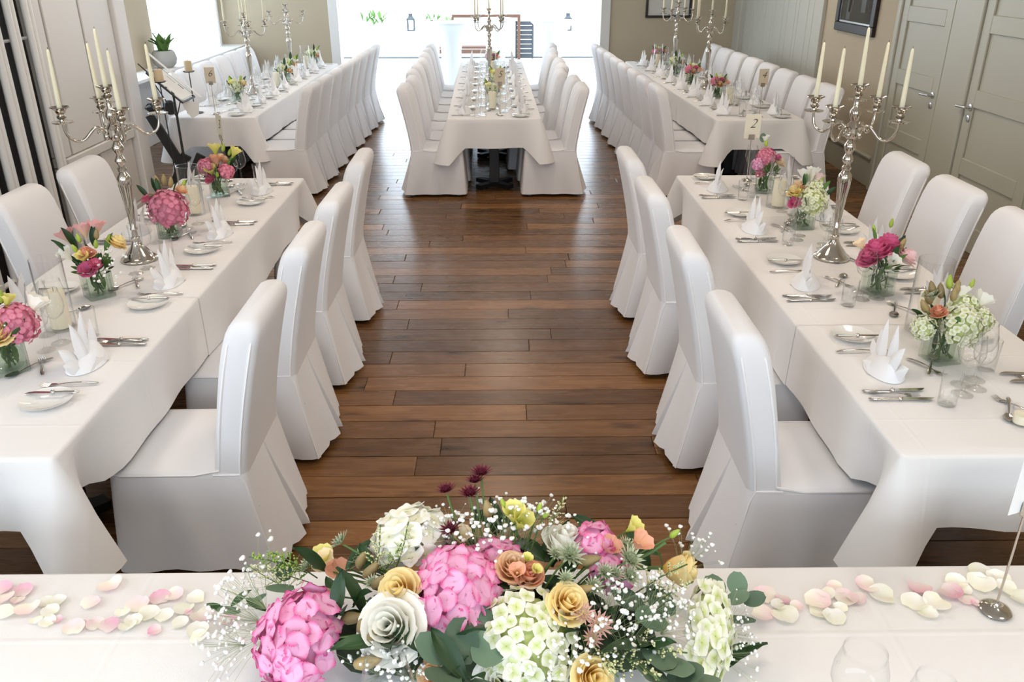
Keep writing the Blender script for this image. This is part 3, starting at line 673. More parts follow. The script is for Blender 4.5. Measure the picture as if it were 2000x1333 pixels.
# napkin: a lens-shaped wrapped foot with pointed leaves fanning out of it
def peak_g(hh, wd, lean):
    g = G()
    def f(u, v):
        w_ = wd * max(0.0, math.sin(PI * (0.22 + 0.78 * v))) ** 0.9; x_ = u * w_; y_ = -(1 - abs(u)) * w_ * 0.55 + lean * v * v * hh
        return (x_, y_, v * hh, 0)
    g.grid(6, 7, f); return g
PK = [(-0.066, -0.004, 0.085, 0.026, -58, 0.10), (-0.050, 0.006, 0.115, 0.029, -36, 0.12), (-0.020, -0.006, 0.160, 0.033, -10, 0.06), (0.014, 0.010, 0.172, 0.033, 7, -0.05), (0.040, -0.004, 0.130, 0.030, 26, 0.10), (0.058, 0.008, 0.092, 0.026, 50, 0.12)]
def napkin_base():
    g = G(); rings = []
    for z, a, b in ((0.0, 0.098, 0.062), (0.004, 0.098, 0.061), (0.022, 0.090, 0.050), (0.040, 0.078, 0.038), (0.052, 0.066, 0.028), (0.055, 0.045, 0.015)):
        ring = []
        for k in range(24):
            t = 2 * PI * k / 24; c, s = math.cos(t), math.sin(t)
            ring.append((a * math.copysign(abs(c) ** 1.15, c), b * math.copysign(abs(s) ** .95, s), z * (1 + 0.30 * c)))
        rings.append(ring)
    g.loft(rings, True, True, True)
    g.add([(0.097, 0.012, .003), (0.03, -0.064, .003), (-0.075, -0.045, .004), (-0.03, -0.050, .026), (0.072, -0.012, .052)], [(0, 1, 2, 3, 4)]); return g
NB = napkin_base().mesh('napkin_foot', 'napkin', ang=45)
PKM = [peak_g(h, w_, l).mesh('napkin_leaf', 'napkin', ang=80) for (_, _, h, w_, a, l) in PK]
ng = napkin_base()
for (x_, y_, h, w_, a, l) in PK: ng.join(peak_g(h, w_, l), Matrix.Translation((x_, y_, 0.012)) @ Matrix.Rotation(ND(a), 4, 'Y'))
NF = ng.mesh('folded_napkin', 'napkin', ang=50)
def napkin_near(label, group):
    o = thing('folded_napkin', label, 'napkin', NB, group=group)
    for me, (x_, y_, h, w_, a, l) in zip(PKM, PK): put('napkin_leaf', me, o, mtx=Matrix.Translation((x_, y_, 0.012)) @ Matrix.Rotation(ND(a), 4, 'Y'))
    return o

irnd = random.Random(21)
def setting(fp, rz, where, tbl, near, items=None):
    """one place at the table: fp = table-edge point, rz turns local +y towards the table middle"""
    R = Matrix.Rotation(rz, 3, 'Z'); P = lambda x_, y_, z=TOP: tuple(Vector(fp) + R @ Vector((x_ + irnd.uniform(-.008, .008), y_ + irnd.uniform(-.008, .008), 0)) + Vector((0, 0, z)))
    def it(name, cat, text, x_, y_, a, near_me, far_me, grp, z=TOP, child=None):
        lab = f'{text}, {where}'; rot = (0, 0, rz + ND(a + irnd.uniform(-3, 3)))
        if near and isinstance(near_me, tuple):
            o = thing(name, lab, cat, near_me[0], P(x_, y_, z), rot, grp + ' on ' + tbl); put(child, near_me[1], o); return o
        return thing(name, lab, cat, (near_me if near and near_me else far_me), P(x_, y_, z), rot, grp + ' on ' + tbl)
    fl = irnd.uniform(-12, 12)
    if near:
        o = napkin_near(f'white folded napkin, {where}', 'napkins on ' + tbl); o.location = P(0, .19); o.rotation_euler = (0, 0, rz + ND(fl + near)); o.scale = (1.08,) * 3
    else: thing('folded_napkin', f'white folded napkin, {where}', 'napkin', NF, P(0, .17), (0, 0, rz + ND(fl)), 'napkins on ' + tbl, 1.15)
    k = 1.0 if near else 0.80
    it('side_plate', 'plate', 'white side plate', -.295 * k, .185, 0, PLATE, PLATE, 'side plates')
    it('butter_knife', 'knife', 'steel butter knife on plate', -.265 * k, .185, 0, BK, BKF, 'butter knives', TOP + .0165, 'blade')
    it('table_knife', 'knife', 'steel dinner knife' if not near else 'outer steel dinner knife', .215 * k, .155, 0, KN, KNF, 'table knives', child='blade')
    it('dinner_fork', 'fork', 'steel dinner fork beside napkin', -.165 * k, .17, 4, FK, FKF, 'dinner forks', child='tines')
    if near:
        it('table_knife', 'knife', 'inner steel dinner knife', .165, .15, 1, KN, KNF, 'table knives', child='blade')
        it('starter_fork', 'fork', 'small fork between knives', .188, .135, -6, SF, FKF, 'starter forks', child='tines')
        it('dessert_fork', 'fork', 'steel dessert fork above napkin', -.02, .345, -63, SF, FKF, 'dessert forks', child='tines')
    it('dessert_spoon', 'spoon', 'steel dessert spoon above napkin', -.035, .375, 62, SP, SPF, 'dessert spoons', child='bowl')
    it('wine_glass', 'glass', 'tall stemmed wine glass', .19 * k, .335 if not near else .37, 0, WG, WGF, 'wine glasses', child='stem')
    it('wine_glass', 'glass', 'smaller stemmed wine glass', .06 if not near else .11, .335 if not near else .40, 0, WS, WSF, 'small wine glasses', child='stem')
    it('water_tumbler', 'glass', 'clear water tumbler', .26 * k, .29, 0, TUMB, TUMB, 'tumblers')
def settings(key, sgn, ys, side, near, turn=0):
    c, rz, hw, ln = FR[str(key)]
    for i, y_ in enumerate(ys):
        loc = c + Matrix.Rotation(rz, 3, 'Z') @ Vector((sgn * hw, y_ - c.y, 0)); loc.z = 0
        setting(loc, rz + sgn * AL, f'{ORD[i]} place from camera, {side} side of {TN[key]}', TN[key], near)
settings(3, 1, [2.80, 3.66, 4.40, 5.31], 'aisle', 8)
settings(3, -1, [3.25, 4.44, 5.36], 'radiator', 8)
settings(2, -1, [2.70, 3.59, 4.43, 5.32], 'aisle', -8)
settings(2, 1, [2.44, 3.30, 3.98, 4.68, 5.40], 'door', -8)
settings(5, -1, [8.30, 8.86, 9.42, 9.98, 10.54, 11.1, 11.66, 12.22], 'bay', False)
settings(5, 1, [8.30, 8.86, 9.42, 9.98, 10.54, 11.1, 11.66, 12.22], 'picture', False)
settings(6, 1, [8.42, 8.98, 9.52, 10.06, 10.6, 11.14, 11.68, 12.2], 'aisle', False)
settings(6, -1, [8.9, 9.46, 10.02, 10.58, 11.14, 11.7], 'bay', False)
settings(4, -1, [8.25, 8.82, 9.39, 9.96, 10.53, 11.1, 11.67, 12.24], 'aisle', False)
settings(4, 1, [8.2, 8.77, 9.34, 9.91, 10.48, 11.05, 11.62, 12.19], 'wall', False)

# ---------------------------------------------------------------- candelabra and candles
def cup_g(g, c, s=1.0):
    pr = [(0.010, -.066), (0.043, -.064), (0.046, -.059), (0.040, -.060), (0.011, -.056), (0.010, -.050), (0.019, -.042), (0.021, -.036), (0.014, -.030), (0.013, -.026), (0.021, -.018), (0.022, -.010), (0.030, -.002), (0.043, .004), (0.041, .007), (0.026, .001), (0.0125, -.004), (0.012, -.022), (0.0, -.022)]
    g.lathe([(r * s, z * s) for r, z in pr], 18, c)
def candelabrum_proto():
    t = thing('candelabrum', 'x', 'candelabrum')
    g = G(); g.lathe([(0.0, 0), (0.086, 0), (0.089, .006), (0.086, .013), (0.074, .020), (0.062, .034), (0.048, .052), (0.033, .070), (0.024, .090), (0.019, .105), (0.022, .110), (0.022, .116), (0.015, .122)], 28); put('base', g.mesh('base', 'silver', ang=50), t)
    g = G(); g.lathe([(0.014, .120), (0.013, .150), (0.018, .156), (0.018, .162), (0.014, .168), (0.017, .22), (0.024, .31), (0.031, .375), (0.033, .40), (0.030, .418), (0.021, .432), (0.016, .440), (0.022, .448), (0.022, .458), (0.015, .466), (0.016, .476), (0.024, .486), (0.026, .496), (0.019, .510), (0.014, .520), (0.018, .530), (0.026, .545), (0.027, .560), (0.018, .576), (0.014, .585), (0.032, .600), (0.036, .615), (0.034, .632), (0.036, .648), (0.024, .662), (0.015, .674), (0.022, .690), (0.028, .705), (0.024, .722), (0.013, .738), (0.012, .764), (0.012, .770)], 24, flute=0.10, fl_rng=(0.20, 0.41)); put('stem', g.mesh('stem', 'silver', ang=40), t)
    g = G(); cup_g(g, (0, 0, .832)); put('candle_cup', g.mesh('candle_cup', 'silver', ang=50), t)
    a = G(); P = [(0.030, 0, .622), (0.040, 0, .642), (0.060, 0, .656), (0.082, 0, .655), (0.105, 0, .634), (0.128, 0, .612), (0.152, 0, .603), (0.178, 0, .611), (0.197, 0, .632), (0.206, 0, .660), (0.208, 0, .690)]
    sm = []
    for i in range(len(P) - 1):
        p0, p1, p2, p3 = [Vector(P[max(0, min(len(P) - 1, i + d))]) for d in (-1, 0, 1, 2)]
        for k in range(3):
            q = k / 3; sm.append(0.5 * ((2 * p1) + (p2 - p0) * q + (2 * p0 - 5 * p1 + 4 * p2 - p3) * q * q + (3 * p1 - p0 - 3 * p2 + p3) * q ** 3))
    sm.append(Vector(P[-1])); a.tube(sm, [0.0075 - 0.0025 * abs(i / len(sm) - .35) for i in range(len(sm))], 8)
    a.tube([(0.062 + 0.018 * (1 - q / 9) * math.cos(q * .75 + 2.6), 0, .632 - 0.018 * (1 - q / 9) * math.sin(q * .75 + 2.6)) for q in range(10)], [0.0055 - 0.0003 * q for q in range(10)], 6)
    a.ball((0.036, 0, .612), 0.014, 8, 5, 1.3)
    am = a.mesh('arm', 'silver', ang=60); c_ = G(); cup_g(c_, (0.208, 0, .757)); cmesh = c_.mesh('candle_cup', 'silver', ang=50)
    for k in range(4):
        o = put('arm', am, t, (0, 0, 0), (0, 0, k * PI / 2)); put('candle_cup', cmesh, o)
    return t
can0 = candelabrum_proto(); can_used = [False]
g = G(); g.lathe([(0.0112, 0), (0.0108, .06), (0.0088, .19), (0.0068, .262), (0.0045, .272), (0.001, .274)], 12); TAPER = g.mesh('taper_candle', 'taper', ang=60)
g = G(); g.tube([(0, 0, .27), (0.0008, 0, .283)], 0.0009, 5); WICK = g.mesh('wick', 'wick')
def candelabrum(x_, y_, deg, lab, where, names, candles=True):
    o = can0
    if can_used[0]: o = dup(can0, (x_, y_, TOP), ND(deg), lab, 'silver candelabra')
    else: can_used[0] = True; o.location = (x_, y_, TOP); o.rotation_euler = (0, 0, ND(deg)); o['label'] = lab; o['group'] = 'silver candelabra'
    if not candles: return
    spots = [(0, 0, .832 - .022)] + [(0.208 * math.cos(ND(deg) + k * AL), 0.208 * math.sin(ND(deg) + k * AL), .757 - .022) for k in range(4)]
    for (dx, dy, dz), nm in zip(spots, ['centre'] + names):
        c = thing('taper_candle', f'ivory taper candle, {nm} cup, candelabrum on {where}', 'candle', TAPER, (x_ + dx, y_ + dy, TOP + dz), (ND(irnd.uniform(-1.2, 1.2)), ND(irnd.uniform(-1.2, 1.2)), 0), 'taper candles')
        put('wick', WICK, c)
candelabrum(-1.815, 3.98, 35, 'silver five-cup candelabrum near the radiator, on the radiator table', TN[3], ['aisle side', 'far side', 'radiator side', 'camera side'])
candelabrum(1.645, 3.955, -48, 'silver five-cup candelabrum in front of the cream doors, on the cream door table', TN[2], ['door side', 'far side', 'aisle side', 'camera side'])
candelabrum(-0.145, 10.3, 40, 'tarnished silver candelabrum before the terrace opening, on the middle table', TN[5], ['picture far', 'bay far', 'bay near', 'picture near'])
candelabrum(-2.76, 9.6, 25, 'silver candelabrum with five candles on the bay window table', TN[6], ['aisle side', 'far side', 'bay side', 'camera side'])
candelabrum(-2.74, 11.4, 15, 'silver candelabrum without candles, farther along the bay window table', '', [], False)
candelabrum(2.335, 9.9, 30, 'silver candelabrum with candles, nearer of two on the panelled wall table', TN[4] + ' nearer camera', ['wall side', 'far side', 'aisle side', 'camera side'])
candelabrum(2.31, 11.7, 55, 'silver candelabrum in front of the pale print, on the panelled wall table', TN[4] + ' under print', ['wall far', 'aisle far', 'aisle near', 'wall near'])

# hurricane glasses with pillar candles
g = G(); g.lathe([(0.0, .008), (0.060, .008), (0.060, .30), (0.0622, .30), (0.0625, .0), (0.0, .0)], 28); HUR = g.mesh('hurricane_glass', 'glass', ang=60)
g = G(); g.lathe([(0.0, .0), (0.037, .0), (0.038, .004), (0.038, .150), (0.034, .156), (0.010, .153), (0.0, .152)], 22); PIL = g.mesh('pillar_candle', 'pillar', ang=50)
g = G(); g.tube([(0, 0, .15), (0.001, 0, .166)], 0.0012, 5); PW = g.mesh('pillar_wick', 'wick')
def hurricane(x_, y_, where, sc_=1.0, hs=1.0):
    thing('hurricane_glass', f'glass cylinder around pillar candle, {where}', 'vase', HUR, (x_, y_, TOP), (0, 0, 0), 'glass cylinders around pillar candles', (sc_, sc_, hs))
    c = thing('pillar_candle', f'cream pillar candle inside a glass cylinder, {where}', 'candle', PIL, (x_ + .004, y_, TOP + .0085), (0, 0, 0), 'pillar candles in glass cylinders'); put('wick', PW, c)
hurricane(-1.80, 3.13, 'camera end of the radiator table', .95, 1.0); hurricane(-1.815, 4.80, 'far end of the radiator table', 1.0, .95)
hurricane(1.69, 3.06, 'camera end of the cream door table', 1.1, 1.0); hurricane(1.655, 4.90, 'far end of the cream door table', 1.05, 1.0)
hurricane(-0.10, 8.52, 'camera end of the middle table', 1.05, .8); hurricane(-0.14, 11.2, 'terrace end of the middle table', 1, .9)
hurricane(-2.62, 10.1, 'middle of the bay window table', 1.05, .95); hurricane(-2.66, 11.9, 'back wall end of the bay window table', 1.05, 1)
hurricane(2.31, 8.75, 'camera end of the panelled wall table', 1.0, .7); hurricane(2.26, 10.6, 'middle of the panelled wall table', 1.1, 1); hurricane(2.14, 12.0, 'back wall end of the panelled wall table', 1.0, 1.0)
# tea lights
g = G(); g.lathe([(0.0, .006), (0.027, .006), (0.031, .062), (0.0325, .062), (0.0295, .0), (0.0, .0)], 20); TLG = g.mesh('tealight_glass', 'glass', ang=60)
g = G(); g.lathe([(0.0, 0), (0.025, 0), (0.0265, .030), (0.022, .030), (0.0, .027)], 18); TLW = g.mesh('tealight_wax', 'pillar')
for x_, y_, w_ in ((1.665, 2.315, 'camera end of the cream door table'), (1.335, 1.545, 'head table behind the card stand')):
    o = thing('tealight_holder', f'small clear tealight glass, {w_}', 'candle holder', TLG, (x_, y_, TOP)); 
    thing('tealight', f'white tealight wax inside small glass, {w_}', 'candle', TLW, (x_, y_, TOP + .0065))
# glasses of the head table (only the rims reach into the view)
for x_, y_, n_, me in ((0.655, 1.135, 'nearer the flower arrangement on the head table', WG), (0.765, 1.085, 'farther from the flower arrangement on the head table', WS), (-0.215, 1.118, 'in front of the white rose of the big arrangement', WG)):
    o = thing('wine_glass', f'large stemmed wine glass {n_}', 'glass', me[0], (x_, y_, TOP), scale=(1.18, 1.18, 1.0)); put('stem', me[1], o)

# ---------------------------------------------------------------- number cards on stands
g = G(); g.lathe([(0.0, 0), (0.034, 0), (0.036, .003), (0.033, .006), (0.027, .008), (0.012, .012), (0.006, .018), (0.004, .024)], 22); SB = g.mesh('stand_base', 'silver', ang=50)
g = G(); g.tube([(0, 0, .02), (0, 0, .27)], 0.0028, 8); g.lathe([(0.003, .262), (0.006, .266), (0.006, .272), (0.003, .276)], 10); SR = g.mesh('rod', 'silver')
g = G(); g.cbox((0, -.004, .29), (0.040, .003, .034), .001); g.cbox((0, .004, .29), (0.040, .003, .034), .001); g.box((-.016, 0, .279), (.006, .010, .010)); g.box((.016, 0, .279), (.006, .010, .010)); SCL = g.mesh('clip', 'silver', smooth=False)
g = G(); g.box((0, 0, .36), (0.105, .0008, .155)); CARD = g.mesh('number_card', 'card', smooth=False)
g = G(); g.box((0, 0, .36), (0.095, .0008, .145)); CARDK = g.mesh('number_card', 'kraft', smooth=False)
g = G(); g.box((0, 0, .36), (0.105, .0008, .16)); CARDW = g.mesh('number_card', 'paper', smooth=False)
def number(x_, y_, deg, num, where, me, lean=0):
    o = thing('card_stand', f'slim silver card stand {where}', 'card stand', SB, (x_, y_, TOP), (ND(lean), 0, ND(deg)), 'silver card stands'); put('rod', SR, o); put('clip', SCL, o)
    c = thing('number_card', f'card showing {num[1]} {where}' if num else f'blank back of a white card in a silver stand {where}', 'card', me, (x_, y_, TOP), (ND(lean), 0, ND(deg)), 'table number cards')
    if num:
        cu = bpy.data.curves.new('numeral', 'FONT'); cu.body = num[0]; cu.size = 0.085; cu.align_x = 'CENTER'; cu.align_y = 'CENTER'; cu.shear = 0.35; cu.extrude = 0.0003; cu.offset = -0.0012; cu.materials.append(M['ink'])
        n_ = bpy.data.objects.new('numeral', cu); col.objects.link(n_); n_.parent = c; n_.location = (0, -.0012, .375); n_.rotation_euler = (PI / 2, 0, 0)
        bpy.context.view_layer.update(); me_ = bpy.data.meshes.new_from_object(n_); me_.name = 'numeral'; bpy.data.objects.remove(n_); put('numeral', me_, c, (0, -.0012, .375), (PI / 2, 0, 0))
number(-1.86, 5.60, -52, ('3', 'three'), 'at the far end of the radiator table', CARD)
number(1.645, 5.55, 4, ('2', 'two'), 'at the far end of the cream door table', CARD)
number(-0.02, 8.14, 8, ('5', 'five'), 'at the camera end of the middle table', CARDK)
number(-2.765, 8.26, 5, ('6', 'six'), 'at the camera end of the bay window table', CARDK)
number(2.425, 8.02, 8, ('4', 'four'), 'at the camera end of the panelled wall table', CARDK)
number(1.128, 1.475, 20, None, 'on the head table', CARDW)
# ---------------------------------------------------------------- flowers: shapes
def petal_fn(r0, r1, h, A, curl, cupp=0.5):
    def f(u, v):
        a = u * A * (0.55 + 0.65 * math.sin(PI * min(1, v * .72 + .10)))
        r = r0 + (r1 - r0) * v ** cupp + curl * max(0, v - .65) ** 1.5 * 2.2
        z = h * v * (1 - 0.16 * u * u * v) - curl * 1.2 * max(0, v - .75)
        return (r * math.cos(a), r * math.sin(a), z, 0.12 + 0.88 * v)
    return f
ROSE = [(3, .02, .12, .84, 1.15, .00), (3, .03, .21, .85, 1.1, .02), (4, .05, .31, .78, 1.05, .05), (5, .06, .42, .64, 1.0, .10), (5, .07, .53, .48, .98, .16), (6, .08, .63, .33, .90, .22)]
MC = {}
def cached(key, fn):
    if key not in MC: MC[key] = fn()
    return MC[key]
def rose_layer(g, L, nu=5, nv=5, only=None):
    n, r0, r1, h, A, cu = L
    for k in range(n):
        t = G(); t.grid(nu, nv, petal_fn(r0, r1, h, A, cu)); g.join(t, Matrix.Rotation(2 * PI * k / n + r1 * 7, 4, 'Z'))
        if only: break
def rose_whole(mt, layers=6):
    def f():
        g = G()
        for L in ROSE[:layers]: rose_layer(g, L, 4, 3)
        g.ball((0, 0, .12), .14, 6, 3); return g.mesh('rose', mt, ang=180)
    return cached(('rw', mt, layers), f)
def rose_parts(parent, name, mt, mtx, layers=6):
    def fb():
        g = G()
        for L in ROSE[:3]: rose_layer(g, L)
        g.ball((0, 0, .08), .10, 8, 4); return g.mesh('rose_heart', mt, ang=180)
    o = put(name, cached(('rb', mt), fb), parent, mtx=mtx)
    for li in range(3, layers):
        def fp(L=ROSE[li]):
            g = G(); g.grid(6, 6, petal_fn(*L[1:6])); return g.mesh('rose_petal', mt, ang=180)
        me = cached(('rp', mt, li), fp); n = ROSE[li][0]
        for k in range(n): put('petal', me, o, rot=(0, ND(rnd.uniform(-7, 6)), 2 * PI * k / n + ROSE[li][2] * 7 + rnd.uniform(-.12, .12)), scale=rnd.uniform(.94, 1.06))
    return o
def floret_g(r=1.0, cupz=0.25, pink=0, nu=4, nv=4):
    g = G()
    for k in range(4):
        t = G()
        def f(u, v):
            w_ = 0.60 * math.sin(PI * min(1, .10 + .82 * v)) ** .7; x_ = 0.06 + .94 * v * (1 - 0.10 * u * u)
            if pink and v > .95: x_ += 0.05 * math.cos(u * 9)
            return (x_ * r, u * w_ * r, (cupz * v * v - 0.10 * u * u * v + 0.04 * (k % 2)) * r, v)
        t.grid(nu, nv, f); g.join(t, Matrix.Rotation(k * PI / 2, 4, 'Z'))
    g.ball((0, 0, .03 * r), .07 * r, 5, 3); return g
def floret_me(mt, pink=0): return cached(('fl', mt, pink), lambda: floret_g(1.0, .18, pink, 6 if pink else 4, 4).mesh('floret', mt, ang=180))
def dome_dirs(n, lo=-0.45, seed=1):
    r = random.Random(seed); out = []
    for i in range(n):
        z = 1 - (1 - lo) * (i + .5) / n; a = i * 2.39996 + r.uniform(-.18, .18); q = math.sqrt(max(0, 1 - z * z)); out.append(Vector((q * math.cos(a), q * math.sin(a), z)))
    return out
def hydrangea_whole(mt, n=34, fr=.30, seed=3, pink=0):
    def f():
        g = G(); r = random.Random(seed)
        g.ball((0, 0, 0), .88, 12, 8)
        for d in dome_dirs(n, -0.55, seed):
            k = r.uniform(.90, 1.06); t = floret_g(fr * r.uniform(.85, 1.15), .2, pink, 3, 3)
            g.join(t, TM(d * k, align(d + Vector((r.uniform(-.25, .25), r.uniform(-.25, .25), r.uniform(-.25, .25))), r.uniform(0, 6))))
        return g.mesh('hydrangea', mt, ang=180)
    return cached(('hw', mt, n, seed), f)
def hydrangea_parts(parent, name, mt, loc, nrm, rx, ry, rz, n, fr, pink=0, seed=4, spin=0, lo=-.4):
    g = G(); g.ball((0, 0, 0), .84, 14, 8)
    R = align(nrm, spin); o = put(name, cached(('hc', mt), lambda: g.mesh('hydrangea_core', mt, ang=180)), parent, mtx=TM(loc, R) @ Matrix.Diagonal((rx, ry, rz, 1)))
    r = random.Random(seed); inv = Matrix.Diagonal((1 / rx, 1 / ry, 1 / rz, 1))
    for d in dome_dirs(n, lo, seed):
        p = Vector((d.x * rx, d.y * ry, d.z * rz)) * r.uniform(.93, 1.05); nn = Vector((d.x / rx, d.y / ry, d.z / rz)).normalized() + Vector((r.uniform(-.3, .3), r.uniform(-.3, .3), r.uniform(-.2, .3)))
        put('floret', floret_me(mt, pink), o, mtx=inv @ TM(p, align(nn, r.uniform(0, 6)), fr * r.uniform(.85, 1.15)))
    return o
def leaf_me(kind):
    def f():
        g = G()
        if kind == 'euca': g.grid(6, 6, lambda u, v: (0.42 * u * math.sin(PI * min(1, .06 + .90 * v)) ** .55, v, 0.10 * u * u * .4 + .08 * v * v, 0)); mt = 'euca'
        else: g.grid(4, 7, lambda u, v: (0.17 * u * math.sin(PI * min(1, .05 + .95 * v)) ** .8, v, 0.06 * abs(u) + .12 * math.sin(v * 2.4), 0)); mt = 'dkgreen' if kind == 'dark' else 'green'
        return g.mesh('leaf', mt, ang=180)
    return cached(('leaf', kind), f)
def bud_me(mt, stripes=False):
    def f():
        g = G(); g.lathe([(0.02, 0), (.16, .10), (.24, .30), (.22, .55), (.13, .85), (.02, 1.0)], 7); return g.mesh('bud', mt, ang=180)
    return cached(('bud', mt), f)
def lis_me(mt):
    """half-open ruffled bell"""
    def f():
        g = G()
        for k in range(5):
            t = G()
            def fn(u, v):
                a = u * .75; r_ = .06 + .42 * v ** 1.3 + .10 * max(0, v - .7); return (r_ * math.cos(a), r_ * math.sin(a), .9 * v + 0.05 * math.sin(u * 6) * v - .1 * u * u * v, v)
            t.grid(5, 5, fn); g.join(t, Matrix.Rotation(k * 2 * PI / 5, 4, 'Z') @ Matrix.Rotation(.12 * (k % 2), 4, 'X'))
        g.ball((0, 0, .4), .10, 6, 4); return g.mesh('lisianthus', mt, ang=180)
    return cached(('lis', mt), f)
def astr_me(mt):
    def f():
        g = G()
        for ring, (n, tilt, l) in enumerate(((14, 18, 1.0), (12, 40, .8))):
            for k in range(n):
                t = G(); t.grid(2, 3, lambda u, v: (.08 + l * v, u * .10 * math.sin(PI * min(1, .2 + .8 * v)) ** .8, .12 * v, v)); g.join(t, Matrix.Rotation(2 * PI * k / n + ring * .2, 4, 'Z') @ Matrix.Rotation(-ND(tilt), 4, 'Y'))
        for d in dome_dirs(22, 0.1, 6): g.ball(d * .42 + Vector((0, 0, .15)), .065, 4, 3)
        return g.mesh('astrantia', mt, ang=180)
    return cached(('as', mt), f)
def carn_me(mt):
    def f():
        g = G(); r = random.Random(8)
        for li, (n, rr, h) in enumerate(((5, .25, .9), (7, .45, .85), (9, .65, .65))):
            for k in range(n):
                t = G(); t.grid(5, 3, lambda u, v: (.05 + rr * v, u * .30 * v, h * v ** .6 + .05 * math.sin(u * 8 + k) * v, v)); g.join(t, Matrix.Rotation(2 * PI * k / n + li + r.uniform(-.2, .2), 4, 'Z'))
        return g.mesh('carnation', mt, ang=180)
    return cached(('cn', mt), f)
def gyp_me(seed, n=30, br=.042):
    def f():
        r = random.Random(seed); g = G(); g.cur = 0
        for i in range(n):
            d = Vector((r.gauss(0, .36), r.gauss(0, .36), r.uniform(.45, 1.0)))
            g.cur = 0; g.tube([(0, 0, 0), tuple(d * .55 + Vector((0, 0, .08))), tuple(d)], .0032, 3, False)
            g.cur = 1; s_ = br * r.uniform(.6, 1.35); g.ball(d, s_, 6, 4, .8)
            if s_ > br: g.ball(d + Vector((s_ * .6, 0, s_ * .2)), s_ * .6, 5, 3); g.ball(d + Vector((-s_ * .5, s_ * .4, s_ * .25)), s_ * .6, 5, 3)
        return g.mesh('gypsophila', 'gypstem', 'gyp', ang=180)
    return cached(('gy', seed, n, br), f)
def plume_me(mt, seed):
    def f():
        r = random.Random(seed); g = G()
        g.cur = 0; g.tube([(0, 0, 0), (.04, 0, .5), (.0, .05, 1)], .012, 4)
        for i in range(16):
            z = .15 + .82 * i / 16; a = i * 2.4; l = .30 * (1.05 - z); tip = Vector((l * math.cos(a), l * math.sin(a), z + l * .55))
            g.cur = 0; g.tube([(0, 0, z), tuple(tip)], .006, 3, False)
            g.cur = 1
            for k in range(7): g.ball(Vector((0, 0, z)).lerp(tip, .2 + .8 * k / 6) + Vector((r.uniform(-.018, .018), r.uniform(-.018, .018), r.uniform(-.01, .02))), r.uniform(.012, .022), 4, 3)
        return g.mesh('plume', 'stem', mt, ang=180)
    return cached(('pl', mt, seed), f)
M['plumec'] = mat('cream_green_plume', (0.66, 0.66, 0.36), 0.8); M['plumeg'] = mat('fresh_green_plume', (0.30, 0.46, 0.08), 0.7)

# ---------------------------------------------------------------- small table arrangements
def vase_square(w_=.098, h_=.105):
    g = G(); r = w_ / 2; t = .006; c = .006
    def ring(q, z): return [(sx * (q - (c if k else 0)), sy * (q - (0 if k else c)), z) for sx, sy, k in ((-1, -1, 0), (-1, -1, 1), (1, -1, 1), (1, -1, 0), (1, 1, 0), (1, 1, 1), (-1, 1, 1), (-1, 1, 0))]
    g.loft([ring(r, 0), ring(r, h_), ring(r - t, h_), ring(r - t, .012)], True, True, True); return g.mesh('vase', 'vaseglass', smooth=False)
g = G(); g.lathe([(0, 0), (.046, 0), (.052, .02), (.052, .13), (.050, .13), (.049, .014), (0, .012)], 20); VROUND = g.mesh('vase', 'vaseglass', ang=60)
VSQ = vase_square()
def stems_me(seed, h_=.10, w_=.030):
    r = random.Random(seed); g = G()
    for i in range(11): g.tube([(r.uniform(-w_, w_), r.uniform(-w_, w_), .016), (r.uniform(-w_, w_) * .7, r.uniform(-w_, w_) * .7, h_ * .6), (r.uniform(-w_, w_), r.uniform(-w_, w_), h_ + .03)], .0028, 5)
    for i in range(4):
        a = r.uniform(0, 6); g.grid(2, 3, lambda u, v: (.028 * math.cos(a) + u * .010 * math.sin(PI * v) , .028 * math.sin(a) + u * .004, .025 + v * .07, 0))
    return g.mesh('stems', 'stem', ang=180)
STM = [stems_me(i) for i in (1, 2)]
def leaf_rot(d, r):
    d = Vector(d).normalized(); up = Vector((r.uniform(-.3, .3), -.5 + r.uniform(-.3, .3), 1)); N_ = (up - d * up.dot(d)).normalized(); X_ = d.cross(N_)
    return Matrix((X_, d, N_)).transposed()
def foliage_me(seed):
    def f():
        r = random.Random(seed + 40); g = G()
        for d in dome_dirs(46, -.1, seed):
            t = G(); t.grid(2, 4, lambda u, v: (.26 * u * math.sin(PI * min(1, .08 + .92 * v)), v, .05 * abs(u), 0)); p = Vector((d.x * .050, d.y * .050, .105 + d.z * .040)); g.cur = r.randint(0, 1)
            g.join(t, TM(p, leaf_rot(d + Vector((0, 0, .3)), r), r.uniform(.025, .042)))
        return g.mesh('foliage', 'green', 'dkgreen', ang=180)
    return cached(('fo', seed), f)
